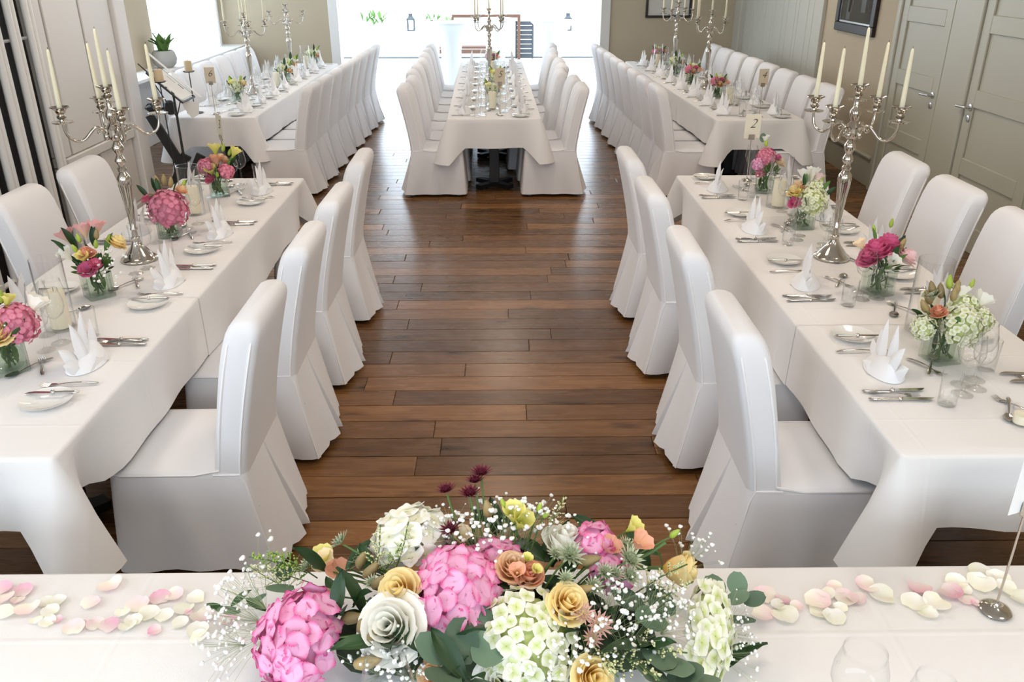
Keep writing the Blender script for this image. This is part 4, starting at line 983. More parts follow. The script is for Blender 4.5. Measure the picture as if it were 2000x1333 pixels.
def arrangement(x_, y_, rz, label, items, vase=None, group='flower arrangements in glass vases', sc_=1.12):
    o = thing('flower_arrangement', label, 'flowers', None, (x_, y_, TOP), (0, 0, ND(rz)), group, sc_)
    put('vase', vase or VSQ, o); put('stems', rnd.choice(STM), o, kind='stuff')
    g = G(); g.lathe([(.0, .013), (.040, .013), (.040, .07), (0, .07)], 8); put('water', cached('water', lambda: g.mesh('water', 'water')), o)
    Ri = Matrix.Rotation(-ND(rz), 3, 'Z'); r = random.Random(int(abs(x_ * 1000 + y_ * 77)))
    put('foliage', foliage_me(int(r.random() * 3)), o, kind='stuff')
    fill = [('f', r.choice(['dark', 'green', 'green']), .05 * math.cos(a), .05 * math.sin(a), r.uniform(.105, .14), r.uniform(.055, .075)) for a in [k * 1.05 + r.uniform(-.3, .3) for k in range(6)]]
    for it in items + fill:
        ty, mt, dx, dy, dz, s_ = it[:6]; s_ *= 1.22 if ty in 'rlc' else (1.1 if ty in 'hb' else 1.0); p = Ri @ Vector((dx, dy, dz)); n = (p - Vector((0, 0, .05))); n.z = max(n.z, .03)
        R = align(n, r.uniform(0, 6))
        if ty == 'h': put('hydrangea', hydrangea_whole(mt, 90 if s_ > .05 else 48, .19 if s_ > .05 else .25, 3, 1 if mt.startswith('pink') else 0), o, mtx=TM(p, R, s_), kind='stuff')
        elif ty == 'r': put('rose', rose_whole(mt), o, mtx=TM(p - n.normalized() * s_ * .4, R, s_ * 1.5))
        elif ty == 'l': put('lisianthus', lis_me(mt), o, mtx=TM(p - n.normalized() * s_ * .4, R, s_ * 1.6))
        elif ty == 'b': put('bud', bud_me(mt), o, mtx=TM(p, R, s_))
        elif ty == 'c': put('carnation', carn_me(mt), o, mtx=TM(p - n.normalized() * s_ * .4, R, s_ * 1.3))
        elif ty == 'a': put('astrantia', astr_me(mt), o, mtx=TM(p, R, s_))
        elif ty == 'g': put('gypsophila', gyp_me(1 + int(s_ * 100) % 3, 18, .06), o, mtx=TM(p - n.normalized() * s_ * .5, R, s_), kind='stuff')
        elif ty == 'f':
            put('leaf', leaf_me(mt), o, mtx=TM(p, leaf_rot((n.x, n.y, .035 + .4 * n.z), r), s_))
    return o
SC = 'flower arrangements in glass vases'
AR = 'h r l b'.split()
arrangement(-1.800, 2.755, 38, 'low vase with pink hydrangea and yellow rose, camera end of the radiator table', [('h', 'pinkh2', .035, .02, .15, .062), ('r', 'yellow', .015, -.045, .145, .040), ('l', 'whitef', .075, .065, .185, .040), ('l', 'peach', -.03, -.035, .195, .028), ('b', 'lime', -.045, -.03, .19, .04), ('b', 'lime', .01, .02, .225, .045), ('l', 'lemon', .022, .03, .22, .024), ('h', 'whiteh', -.06, -.02, .13, .040), ('g', 'x', -.02, -.06, .12, .08), ('b', 'lime', -.06, .03, .2, .04), ('l', 'peach', -.02, .02, .21, .025), ('f', 'green', -.05, -.05, .12, .08), ('f', 'dark', .05, -.03, .11, .08), ('g', 'x', .01, -.065, .10, .07)])
arrangement(-1.800, 3.49, 42, 'vase of alstroemeria, pink carnation and baby breath on the radiator table', [('l', 'alst', -.085, .02, .225, .034), ('l', 'alst', -.02, .03, .245, .034), ('l', 'alst', .02, .04, .25, .036), ('r', 'yellow', .085, .05, .20, .034), ('r', 'peach', .0, -.03, .185, .028), ('l', 'lemon', -.005, -.05, .165, .026), ('b', 'lime', -.035, -.03, .19, .035), ('b', 'lime', .03, -.01, .20, .035), ('b', 'lime', -.03, .0, .22, .035), ('c', 'pinkp', .01, -.06, .125, .034), ('c', 'pinkh2', .035, -.05, .145, .024), ('l', 'whitef', -.065, -.04, .175, .030), ('g', 'x', .06, -.01, .16, .085), ('g', 'x', .055, -.055, .10, .09), ('f', 'dark', -.05, .0, .19, .10), ('f', 'dark', -.07, -.02, .17, .09), ('f', 'dark', .01, .02, .20, .09), ('f', 'green', .04, .04, .17, .08), ('b', 'olive', .03, .01, .23, .04), ('b', 'lime', .055, .04, .21, .03)])
arrangement(-1.800, 4.37, 10, 'vase with one big pink hydrangea behind the radiator table candelabrum', [('h', 'pinkh2', .015, -.015, .135, .082), ('r', 'apricot', .075, .03, .215, .028), ('a', 'astr', -.045, -.03, .20, .028), ('b', 'olive', -.03, .03, .235, .05), ('b', 'olive', .0, .03, .24, .05), ('f', 'dark', -.075, .0, .19, .075), ('f', 'dark', -.04, .03, .20, .08), ('f', 'dark', -.02, .02, .21, .07), ('f', 'green', .07, .05, .21, .06), ('c', 'pinkh2', -.06, -.02, .18, .032), ('b', 'lime', .08, .04, .23, .035), ('f', 'dark', .05, .0, .20, .07), ('b', 'olive', .03, .02, .23, .05)])
arrangement(-1.790, 5.21, 25, 'glass vase of pink and apricot blooms at the far end of the radiator table', [('h', 'pinkh2', -.045, -.01, .165, .046), ('h', 'pinkh2', .055, -.01, .14, .040), ('l', 'peach', .01, -.01, .185, .036), ('l', 'lemon', -.01, -.045, .14, .034), ('l', 'lemon', .0, .03, .24, .036), ('l', 'lemon', .10, .02, .225, .034), ('r', 'apricot', .045, .02, .195, .026), ('b', 'lime', .04, .03, .24, .045), ('b', 'lime', .07, .03, .22, .04), ('r', 'apricot', .03, .01, .21, .026), ('f', 'green', .06, .03, .16, .08), ('f', 'dark', .08, .01, .17, .07), ('c', 'pinkh2', -.02, -.045, .10, .028), ('a', 'astr', -.05, -.045, .14, .026), ('b', 'lime', .02, -.055, .12, .04)])
arrangement(1.630, 2.79, 12, 'low vase of cream hydrangea and bronze buds on the cream door table', [('h', 'whiteh', .03, -.035, .135, .062), ('h', 'whiteh', .06, .03, .17, .045), ('h', 'whiteh', .085, -.02, .15, .04), ('r', 'peach', -.045, -.01, .175, .024), ('b', 'olive', -.06, .02, .19, .05), ('b', 'olive', -.03, .02, .21, .05), ('b', 'olive', -.075, .0, .17, .05), ('b', 'olive', -.05, .03, .215, .05), ('c', 'astr', -.06, .02, .215, .026), ('b', 'lime', .0, .04, .235, .045), ('h', 'whiteh', -.095, -.03, .13, .036), ('f', 'dark', -.05, -.03, .10, .09), ('f', 'dark', -.07, .0, .12, .09), ('l', 'whitef', .04, .04, .21, .030), ('b', 'olive', .02, .03, .22, .045), ('b', 'olive', .01, .02, .20, .045), ('l', 'whitef', .10, .02, .19, .032), ('b', 'lime', .075, .05, .235, .03), ('f', 'dark', -.02, .01, .16, .08)])
arrangement(1.672, 3.47, 20, 'glass cube of deep pink peonies and a blush rose on the cream door table', [('r', 'pinkp', -.03, .0, .175, .048), ('r', 'pinkp', .03, .04, .185, .048), ('r', 'pinkp', -.06, -.01, .15, .040), ('r', 'blush', .085, -.01, .15, .040), ('l', 'whitef', .01, -.05, .14, .028), ('b', 'lime', .03, .05, .255, .035), ('b', 'lime', -.03, .05, .235, .03), ('b', 'olive', .06, .01, .18, .045), ('b', 'olive', .05, .0, .16, .045), ('f', 'dark', .02, -.02, .15, .07), ('f', 'dark', .05, .02, .16, .08), ('f', 'green', -.03, .03, .20, .06), ('l', 'cream_r', -.075, .03, .18, .026)])
arrangement(1.660, 4.47, 5, 'vase of cream hydrangea, orange and pink roses on the cream door table', [('h', 'whiteh', .03, -.02, .135, .066), ('h', 'whiteh', .05, .02, .19, .04), ('r', 'yellow', -.055, .0, .18, .032), ('r', 'apricot', -.03, .03, .195, .032), ('r', 'pinkp', -.06, -.03, .135, .028), ('l', 'whitef', .0, .05, .235, .036), ('l', 'whitef', .04, .06, .24, .036), ('l', 'blush', .065, .05, .22, .030), ('b', 'lime', .075, .04, .215, .04), ('f', 'green', .0, .03, .205, .07), ('f', 'green', .07, .0, .18, .07), ('f', 'dark', .09, -.01, .16, .07), ('l', 'lemon', -.05, -.02, .16, .028), ('f', 'dark', -.01, .02, .20, .06)])
arrangement(1.672, 5.24, 0, 'round vase with deep pink hydrangea, far end of the cream door table', [('h', 'pinkh2', -.01, .0, .20, .048), ('h', 'pinkh', -.055, -.02, .165, .034), ('r', 'cream_r', .065, -.01, .17, .030), ('l', 'whitef', -.02, .02, .285, .026), ('b', 'lime', -.015, .01, .255, .04), ('f', 'euca', -.03, .02, .28, .05), ('f', 'green', .0, -.02, .14, .07), ('r', 'pinkp', .05, -.01, .195, .024), ('g', 'x', 0, -.03, .10, .09), ('c', 'pinkh2', -.04, -.04, .11, .024)], VROUND)
F1 = [('h', 'whiteh', .0, -.01, .13, .058), ('r', 'yellow', .06, .0, .16, .030), ('b', 'lime', -.05, .0, .17, .045), ('b', 'lime', .03, .03, .18, .045), ('f', 'dark', .05, .02, .15, .08), ('f', 'green', -.04, .02, .15, .08), ('l', 'lemon', -.03, -.03, .15, .032)]
F2 = [('h', 'whiteh', -.03, .0, .14, .052), ('l', 'whitef', .05, -.01, .15, .034), ('f', 'green', .05, .02, .16, .09), ('f', 'dark', .0, .03, .17, .09), ('b', 'lime', .05, .0, .18, .045), ('r', 'apricot', .06, -.03, .13, .024), ('f', 'green', -.05, -.03, .10, .08)]
F3 = [('h', 'pinkh2', -.04, .0, .15, .040), ('c', 'pinkp', .03, -.01, .155, .034), ('l', 'peach', .05, -.03, .13, .034), ('r', 'apricot', .0, -.04, .13, .032), ('f', 'green', .05, .03, .15, .08), ('f', 'dark', -.05, .02, .15, .08), ('b', 'lime', -.02, .03, .18, .045), ('h', 'whiteh', .02, .04, .17, .036)]
arrangement(-0.10, 8.80, 0, 'glass vase of cream hydrangea and lime buds at the camera end of the middle table', F1)
arrangement(-0.06, 9.9, 30, 'glass vase with a yellow rose beside the candelabrum on the middle table', F1)
arrangement(-0.13, 11.7, 60, 'glass vase of blooms at the terrace end of the middle table', F3)
arrangement(-2.78, 9.1, 0, 'glass vase of cream and yellow blooms at the camera end of the bay window table', F1)
arrangement(-2.60, 10.45, 20, 'vase of cream hydrangea and leaves, middle of bay window table', F2)
arrangement(-2.68, 11.1, 50, 'glass vase of pale blooms between the candelabra of the bay window table', F2)
arrangement(-2.62, 12.2, 80, 'vase with an apricot rose, back wall end of the bay window table', F2)
arrangement(2.31, 9.2, 0, 'vase of red-pink blooms near the camera end of the panelled wall table', F3, sc_=1.1)
arrangement(2.25, 10.25, 40, 'vase with pink blooms behind the nearer candelabrum of panelled wall table', F3)
arrangement(2.24, 11.2, 0, 'glass vase of dark leaves between the candelabra of the panelled wall table', F2)
arrangement(2.20, 12.3, 70, 'vase of pink blooms, back wall end of the panelled wall table', F3)

# ---------------------------------------------------------------- the big arrangement on the head table
BC = Vector((-0.02, 1.33, TOP))
bq = thing('flower_arrangement', 'big low arrangement of pink and cream hydrangeas, roses and baby breath on the head table', 'flowers', None, BC)
g = G(); g.lathe([(0, 0), (.17, 0), (.20, .012), (.21, .05), (.19, .05), (0, .045)], 26); b_ = put('dish', g.mesh('dish', 'china'), bq)
g = G()
for a, b, s_ in ((0, .115, 1), (.14, .095, .8), (-.15, .095, .8), (.26, .068, .55), (-.26, .068, .55)): g.ball((a, .0, b), .14 * s_, 12, 8, .75)
put('moss', g.mesh('moss', 'foam'), bq)
HEART = Vector((0, 0.02, .02))
def bp(px, py, z): return at(px, py, z) - BC
def bn(p, up=.25, cam_=.0):
    n = p - HEART; n.z += up * .3; n = n.normalized(); n = n + Vector((0, -.74, .67)) * cam_; return n.normalized()
def stem(p, name='stem', r=.0028, frm=None, sag=.02, mt='stem'):
    a = frm if frm is not None else Vector((p.x * .35, p.y * .35, .08)); mid = (a + p) / 2 + Vector((0, 0, sag)); g = G(); g.tube([a, a.lerp(mid, .5) + Vector((0, 0, sag * .3)), mid, mid.lerp(p, .5) + Vector((0, 0, sag * .3)), p], r, 6); return put(name, g.mesh('stem', mt), bq)
P = bp(585, 1250, .885); hydrangea_parts(bq, 'hydrangea', 'pinkh', P, bn(P, .3, .3), .098, .092, .075, 58, .027, 1, 4)
P = bp(892, 1172, .945); hydrangea_parts(bq, 'hydrangea', 'pinkh', P, bn(P, .3, .5), .086, .105, .075, 62, .0275, 1, 9)
P = bp(1030, 1250, .905); hydrangea_parts(bq, 'hydrangea', 'whiteh', P, bn(P, .3, .6), .098, .098, .080, 95, .0185, 0, 5)
P = bp(800, 1052, .965); hydrangea_parts(bq, 'hydrangea', 'whitef', P, bn(P, .6, .2), .078, .070, .060, 34, .030, 0, 6)
P = bp(1382, 1232, .855); hydrangea_parts(bq, 'hydrangea', 'whiteh', P, bn(P, .3, .5), .048, .100, .050, 62, .0185, 0, 7)
P = bp(1163, 1066, .97); hydrangea_parts(bq, 'hydrangea', 'pinkh', P, bn(P, .4, .3), .045, .042, .04, 22, .024, 1, 8)
P = bp(1195, 1120, .935); hydrangea_parts(bq, 'hydrangea', 'pinkh', P, bn(P, .4, .3), .042, .045, .04, 22, .022, 1, 18)
P = bp(965, 1090, .965); hydrangea_parts(bq, 'hydrangea', 'pinkh', P, bn(P, .4, .3), .05, .036, .035, 18, .022, 1, 19)
for (px, py, z, mt, s_, cm_, ly) in ((760, 1224, .965, 'whitef', .100, 1.6, 6), (778, 1152, .985, 'yellow', .078, 1.0, 5), (1110, 1178, .985, 'yellow', .074, .5, 5), (1000, 1106, .995, 'apricot', .064, .7, 5), (1105, 1058, .985, 'whitef', .088, .2, 5), (848, 1040, .985, 'cream_r', .074, .3, 5), (1160, 1325, .90, 'yellow', .072, .6, 5), (975, 1332, .87, 'whitef', .085, .7, 5), (845, 1318, .865, 'apricot', .058, .5, 5), (1035, 1122, .985, 'peach', .055, .5, 5), (880, 1045, .985, 'whitef', .05, .4, 4)):
    p = bp(px, py, z); n = bn(p, .5, cm_); stem(p - n * s_ * .3); rose_parts(bq, 'rose', mt, TM(p - n * s_ * .45, align(n, rnd.uniform(0, 6)), s_), ly)
# the nodding yellow rose at the back edge, on a long stem
p = bp(1322, 1112, .90); n = Vector((.85, -.25, .12)).normalized(); rose_parts(bq, 'rose', 'yellow', TM(p - n * .03, align(n, 1.0), .088), 4); stem(p - n * .03, r=.004, frm=bp(1180, 1118, .93), sag=.004)
put('sepal', leaf_me('green'), bq, mtx=TM(p - n * .032, align(n, 0) @ Matrix.Rotation(-.5, 3, 'X'), .05))
for (px, py, z, mt, s_, dx, dz) in ((1003, 1006, 1.035, 'lemon', .052, .0, .9), (1018, 1020, 1.025, 'lemon', .050, .25, .6), (1236, 1030, 1.0, 'lemon', .040, .5, .6), (1248, 1062, .985, 'peach', .050, .3, .5), (1190, 1072, .985, 'peach', .048, .2, .6), (632, 1088, .90, 'lemon', .048, -.2, .7), (640, 1103, .895, 'cream_r', .058, -.25, .5), (662, 1118, .90, 'peach', .050, -.1, .5), (700, 1095, .92, 'peach', .034, .1, .6), (900, 1050, .99, 'cream_r', .045, .1, .6), (1030, 1092, 1.01, 'lemon', .022, .1, .8), (1046, 1115, 1.0, 'lemon', .024, .3, .6), (1010, 1118, 1.0, 'peach', .034, 0, .4)):
    p = bp(px, py, z); n = Vector((dx, -.15, dz)).normalized(); stem(p - n * s_ * .5); put('lisianthus', lis_me(mt), bq, mtx=TM(p - n * s_ * .5, align(n, rnd.uniform(0, 6)), s_))
for (px, py, z, mt, s_, dx, dz) in ((1308, 1050, .985, 'lime', .030, .6, .7), (955, 1012, 1.02, 'olive', .050, -.1, 1), (1050, 1000, 1.03, 'lime', .026, .3, 1), (1060, 1012, 1.02, 'lime', .024, .6, .8), (985, 990, 1.05, 'lime', .024, -.3, 1), (700, 1110, .93, 'olive', .050, .3, .8), (712, 1130, .935, 'olive', .055, .5, .7), (655, 1165, .92, 'olive', .05, -.8, .4), (665, 1210, .92, 'olive', .055, .9, .2), (655, 1247, .915, 'olive', .05, -.9, .2), (705, 1238, .93, 'olive', .042, .1, .9), (722, 1262, .925, 'olive', .050, .2, .7), (690, 1300, .90, 'olive', .060, .8, .3), (728, 1150, .955, 'olive', .045, .5, .7), (1130, 1100, .99, 'olive', .05, .7, .3), (1125, 1155, .975, 'olive', .04, .8, .3)):
    p = bp(px, py, z); n = Vector((dx, -.1, dz)).normalized(); stem(p, r=.002); put('bud', bud_me(mt), bq, mtx=TM(p, align(n, rnd.uniform(0, 6)), s_))
# the long curved bud stem
stem(bp(1300, 1060, .98), r=.004, frm=bp(1190, 1108, .93), sag=-.012)
for (px, py, z, mt, s_, cm_) in ((872, 962, 1.075, 'burg', .027, .2), (918, 968, 1.075, 'burg', .028, .3), (928, 944, 1.085, 'burg', .026, .1), (940, 928, 1.09, 'burg', .028, .4), (880, 1038, 1.015, 'burg', .026, .5), (668, 1062, .985, 'astr', .030, .0), (1112, 1087, 1.02, 'astr', .034, .6), (1228, 1095, .99, 'astr', .034, .5), (1222, 1068, .995, 'astr', .024, .2), (1228, 1128, .965, 'astr', .028, .5), (1180, 1120, .985, 'astr', .024, .5), (1200, 1122, .98, 'astr', .022, .4), (1104, 1132, 1.0, 'astr', .022, .4), (1158, 1148, .97, 'astr', .024, .6), (705, 1098, .93, 'astr', .034, .3), (605, 1106, .90, 'astr', .030, .4), (1168, 1222, .95, 'alst', .030, .7), (1138, 1200, .97, 'alst', .026, .6), (1155, 1248, .93, 'alst', .024, .6), (1085, 1085, 1.01, 'astr', .022, .4), (728, 1140, .95, 'astr', .02, .4)):
    p = bp(px, py, z); n = bn(p, .5, cm_); stem(p - n * .004, r=.0022); put('astrantia', astr_me(mt), bq, mtx=TM(p, align(n, rnd.uniform(0, 6)), s_))
def leaf(px, py, z, kind, s_, ang, tilt=35, z2=0):
    """leaf whose tip points to ang (0 = +x, 90 = away from the camera)"""
    p = bp(px, py, z); d = Matrix.Rotation(ND(ang) - PI / 2, 3, 'Z') @ Matrix.Rotation(ND(rnd.uniform(-12, 12) + tilt), 3, 'X') @ Matrix.Rotation(ND(rnd.uniform(-25, 25)), 3, 'Y')
    put('leaf', leaf_me(kind), bq, mtx=TM(p, d, s_))
for (px, py, z, s_, a) in ((880, 1290, .93, .075, 160), (905, 1300, .93, .085, 100), (890, 1318, .92, .080, 230), (935, 1300, .93, .085, 60), (945, 1275, .93, .09, 80), (915, 1330, .91, .08, 300), (1405, 1170, .85, .060, 100), (1420, 1180, .85, .055, 20), (1440, 1165, .85, .055, 80), (1452, 1178, .84, .050, 10), (1415, 1208, .83, .065, 330), (1395, 1180, .85, .05, 200), (1300, 1210, .90, .075, 200), (1310, 1205, .90, .075, 120), (1285, 1260, .90, .085, 260), (1300, 1285, .89, .09, 280), (1330, 1300, .88, .09, 270), (1275, 1300, .90, .085, 250), (1350, 1320, .86, .08, 290), (575, 1150, .87, .06, 200), (590, 1160, .87, .06, 260), (560, 1135, .86, .045, 120), (1255, 1190, .92, .07, 150), (470, 1195, .80, .05, 200), (480, 1185, .80, .05, 20)):
    leaf(px, py, z, 'euca', s_, a, 20)
for i in range(78):
    cx, cy, sx, sy = ((690, 1200, 75, 110), (1000, 1150, 180, 70), (1180, 1190, 110, 80), (840, 1290, 90, 40), (1100, 1080, 120, 40), (930, 1060, 120, 30))[i % 6]
    leaf(cx + rnd.uniform(-sx, sx), cy + rnd.uniform(-sy, sy), rnd.uniform(.88, .93), 'dark', rnd.uniform(.07, .12), rnd.uniform(0, 360), rnd.uniform(8, 45))
for (px, py, z, s_, a) in ((445, 1200, .79, .06, 160), (452, 1185, .79, .055, 30), (520, 1195, .82, .06, 150), (1400, 1315, .80, .10, 40), (1430, 1300, .79, .09, 20), (1290, 1085, .88, .05, 200)): leaf(px, py, z, 'dark', s_, a, 12)
for i, (px, py, z, s_, dx, dy, dz) in enumerate(((930, 1085, .93, .15, -.1, .2, 1), (985, 1075, .94, .15, .1, .2, 1), (1020, 1075, .95, .14, .3, .3, 1), (900, 1080, .95, .13, -.4, .1, 1), (960, 1110, .93, .14, 0, -.1, 1), (1190, 1240, .89, .13, .3, -.1, 1), (1150, 1290, .88, .13, .1, -.3, 1), (1220, 1270, .87, .13, .4, -.3, 1), (1240, 1220, .89, .12, .6, 0, .8), (1110, 1300, .88, .11, 0, -.4, 1), (1180, 1200, .92, .11, .2, .1, 1), (780, 1290, .87, .13, 0, -.5, .9), (740, 1320, .85, .12, -.2, -.5, .8), (800, 1330, .84, .11, .1, -.5, .8), (520, 1190, .84, .15, -.9, .3, .6), (510, 1215, .84, .14, -1, -.1, .55), (530, 1240, .83, .13, -.9, -.6, .4), (560, 1160, .85, .12, -.6, .7, .4), (1330, 1120, .87, .12, .5, .6, .6), (1390, 1280, .82, .11, .9, -.2, .3), (1400, 1240, .82, .10, 1, .1, .4), (1290, 1240, .89, .11, .5, -.2, .8), (1060, 1330, .87, .1, .1, -.5, .8), (1060, 1060, .97, .1, .2, .4, 1), (870, 1070, .96, .10, -.3, .3, 1), (1270, 1200, .90, .11, .5, .2, .8), (480, 1260, .82, .12, -.8, -.6, .5), (620, 1290, .84, .09, -.3, -.7, .5))):
    put('gypsophila', gyp_me(1 + i % 4), bq, mtx=TM(bp(px, py, z), align((dx, dy, dz), i), s_ * .80), kind='stuff')
for i, (px, py, z, s_, dx, dy, dz, mt) in enumerate(((730, 1130, .94, .11, .1, .5, .8, 'plumec'), (770, 1120, .95, .11, .3, .4, .8, 'plumec'), (1190, 1270, .90, .14, .6, -.8, .3, 'plumec'), (1160, 1260, .90, .13, .2, -.9, .35, 'plumec'), (1210, 1250, .90, .14, .9, -.6, .3, 'plumec'), (620, 1130, .88, .13, -.9, .4, .25, 'plumeg'), (600, 1120, .88, .14, -1, .25, .2, 'plumeg'), (610, 1140, .87, .11, -.8, .1, .3, 'plumec'), (1240, 1160, .91, .13, .8, .35, .3, 'plumec'), (1250, 1180, .90, .12, .9, .1, .4, 'plumec'), (740, 1130, .93, .09, .5, .2, .7, 'plumeg'), (1068, 1040, .98, .09, .6, .6, .9, 'plumec'), (560, 1150, .86, .10, -.7, .2, .4, 'plumec'))):
    put('plume', plume_me(mt, i % 3), bq, mtx=TM(bp(px, py, z), align((dx, dy, dz), i * 1.3), s_), kind='stuff')

# ---------------------------------------------------------------- loose rose petals on the head table
def loose_me(seed, mt):
    def f():
        r = random.Random(seed); c1, c2, tw = r.uniform(.25, .6), r.uniform(.1, .5), r.uniform(-.3, .3); g = G()
        def fn(u, v):
            w_ = .62 * math.sin(PI * min(1, .14 + .76 * v)) ** .6; x_ = u * w_; y_ = v - .5 + .06 * (1 - u * u) * v
            z_ = c1 * x_ * x_ * 1.2 + c2 * max(0, v - .55) ** 2 * 2 + tw * x_ * (v - .5) + .03 * math.sin(u * 4 + seed)
            return (x_, y_, z_, v)
        g.grid(8, 7, fn); mz = min(p[2] for p in g.v); g.v = [(p[0], p[1], p[2] - mz) for p in g.v]; return g.mesh('rose_petal', mt, ang=180)
    return cached(('lo', seed, mt), f)
Q = [(5, 1152, 'p', 34), (45, 1155, 'p', 32), (8, 1172, 'b', 34), (35, 1172, 'b', 22), (12, 1198, 'c', 36), (55, 1193, 'b', 40), (90, 1176, 'c', 26), (115, 1175, 'c', 26), (98, 1196, 'c', 30), (92, 1215, 'c', 28), (113, 1212, 'p', 18), (145, 1228, 'b', 36), (158, 1222, 'b', 22), (186, 1220, 'b', 30), (178, 1180, 'b', 34), (215, 1145, 'b', 42), (214, 1223, 'p', 34), (250, 1226, 'c', 30), (268, 1182, 'b', 42), (292, 1200, 'c', 40), (262, 1215, 'c', 30), (312, 1168, 'p', 36), (340, 1165, 'b', 36), (322, 1205, 'c', 34), (302, 1232, 'p', 26), (360, 1192, 'c', 36), (368, 1198, 'p', 14), (382, 1170, 'c', 34), (352, 1218, 'c', 32), (395, 1204, 'b', 40), (388, 1232, 'c', 38), (388, 1246, 'c', 34), (240, 1200, 'c', 26), (70, 1212, 'c', 22), (443, 1212, 'p', 34)]
Q2 = [(1492, 1163, 'b', 42), (1528, 1172, 'p', 28), (1488, 1202, 'b', 42), (1532, 1205, 'c', 50), (1520, 1185, 'c', 30), (1595, 1178, 'b', 50), (1600, 1195, 'c', 40), (1632, 1150, 'b', 34), (1612, 1163, 'c', 34), (1652, 1170, 'b', 40), (1672, 1172, 'b', 34), (1692, 1145, 'b', 42), (1722, 1163, 'c', 48), (1628, 1208, 'c', 40), (1640, 1190, 'c', 26), (1795, 1150, 'p', 40), (1785, 1178, 'c', 44), (1828, 1180, 'c', 46), (1812, 1200, 'c', 34), (1855, 1160, 'p', 42), (1868, 1140, 'c', 36), (1886, 1172, 'b', 30), (1915, 1120, 'c', 42), (1915, 1143, 'c', 46), (1948, 1132, 'c', 40), (1962, 1150, 'c', 36), (1905, 1180, 'p', 16), (1996, 1170, 'c', 40), (1880, 1155, 'c', 30), (1555, 1188, 'b', 26)]
PN = {'p': ('pinkpet', 'deep pink'), 'b': ('blush', 'blush pink'), 'c': ('creampet', 'cream')}
def petals(lst, where, n0):
    cnt = {}
    for i, (px, py, k, sz) in enumerate(lst):
        p = at(px, py, TOP + .003); d = (p - Vector((0, 0, CH))).length; cnt[k] = cnt.get(k, 0)
        thing('rose_petal', f'{PN[k][1]} rose petal, {ORDX[cnt[k]]} of its colour counting {where}', 'petal', loose_me(i % 5 + n0, PN[k][0]), (p.x, p.y, TOP + .0012 + .0015 * (i % 3)), (0, 0, rnd.uniform(0, 6.28)), 'rose petals scattered on the head table', sz * d / FPX * .80); cnt[k] += 1
ORDX = ORD + ['fifteenth', 'sixteenth', 'seventeenth', 'eighteenth', 'nineteenth', 'twentieth']
petals(Q, 'from the radiator side', 0); petals(Q2, 'from the arrangement towards the card stand', 2)

# ---------------------------------------------------------------- things by the bay window
MX = (-2.955, 7.78, 0)
ms = thing('music_stand', 'black sheet-music stand in front of the bay window table', 'stand', None, MX)
g = G(); g.tube([(0, 0, .20), (-.005, .01, 1.02)], [.014, .010], 8); put('pole', g.mesh('pole', 'iron'), ms)
for k in range(3):
    a = ND(20 + 120 * k); g = G(); g.tube([(0, 0, .34), (.13 * math.cos(a), .13 * math.sin(a), .12), (.20 * math.cos(a), .20 * math.sin(a), .012)], .010, 6); put('leg', g.mesh('leg', 'iron'), ms)
g = G()
def desk(u, w_): return Vector((-.03 + u * .135, .06 + w_ * .165, 1.075 - u * .125))   # u runs down the slope, w_ away from the camera
for a, b in (((-1, -1), (1, -1)), ((1, -1), (1, 1)), ((1, 1), (-1, 1)), ((-1, 1), (-1, -1)), ((0, -1), (0, 1))):
    g.tube([desk(*a), desk(*b)], .009, 6)
g.tube([desk(0, 0), (-.005, .01, .98)], .012, 6); g.tube([desk(-.9, -1), (-.004, .008, .80)], .005, 5); g.tube([desk(.9, -1), (-.004, .008, .80)], .005, 5); g.tube([desk(-1.6, -.7), desk(.8, -1)], .006, 5); put('desk', g.mesh('desk', 'iron'), ms)
def sheet(u0, u1, w0, w1, off, nm, lab, mt='paper', lines=True):
    nrm = (desk(1, 0) - desk(0, 0)).cross(desk(0, 1) - desk(0, 0)).normalized()
    if nrm.z < 0: nrm = -nrm
    c = [desk(u0, w0), desk(u1, w0), desk(u1, w1), desk(u0, w1)]; c = [p + nrm * off for p in c]
    g = G(); g.add(c + [p + nrm * .0015 for p in c], [(0, 3, 2, 1), (4, 5, 6, 7), (0, 1, 5, 4), (1, 2, 6, 5), (2, 3, 7, 6), (3, 0, 4, 7)])
    o = thing('sheet', lab, 'paper', g.mesh(nm, mt, smooth=False), MX)
    if lines:
        g = G()
        for (a0, a1, b0, b1) in ((.12, .5, .62, .80), (-.55, .0, .52, .60)) + tuple((-.7, .7, -.35 + .13 * k, -.345 + .13 * k) for k in range(6)):
            q = [desk(u0 + (u1 - u0) * (a + 1) / 2, w0 + (w1 - w0) * (b + 1) / 2) + nrm * (off + .0022) for a, b in ((a0, b0), (a1, b0), (a1, b1), (a0, b1))]; g.add(q, [(0, 1, 2, 3)])
        put('print', g.mesh('print', mat('grey_print', (.30, .30, .31), .8), smooth=False), o)
sheet(-.88, .88, -.88, .88, .012, 'sheet', 'printed sheet in a black rim on the music stand')
sheet(-1.9, 1.25, 1.02, 1.30, .030, 'sheet', 'white booklet leaning behind the printed sheet on the music stand', 'paper', False)
g = G(); g.add([desk(.72, -.6) + Vector((0, 0, -.02)), desk(1.3, .9) + Vector((0, 0, -.01)), desk(1.25, .7) + Vector((0, 0, -.12)), desk(1.0, .1) + Vector((0, 0, -.17)), desk(.8, -.4) + Vector((0, 0, -.09))], [(0, 1, 2, 3, 4)]); thing('sheet', 'loose paper corner hanging below the music stand desk', 'paper', g.mesh('sheet', 'paper', smooth=False), MX)
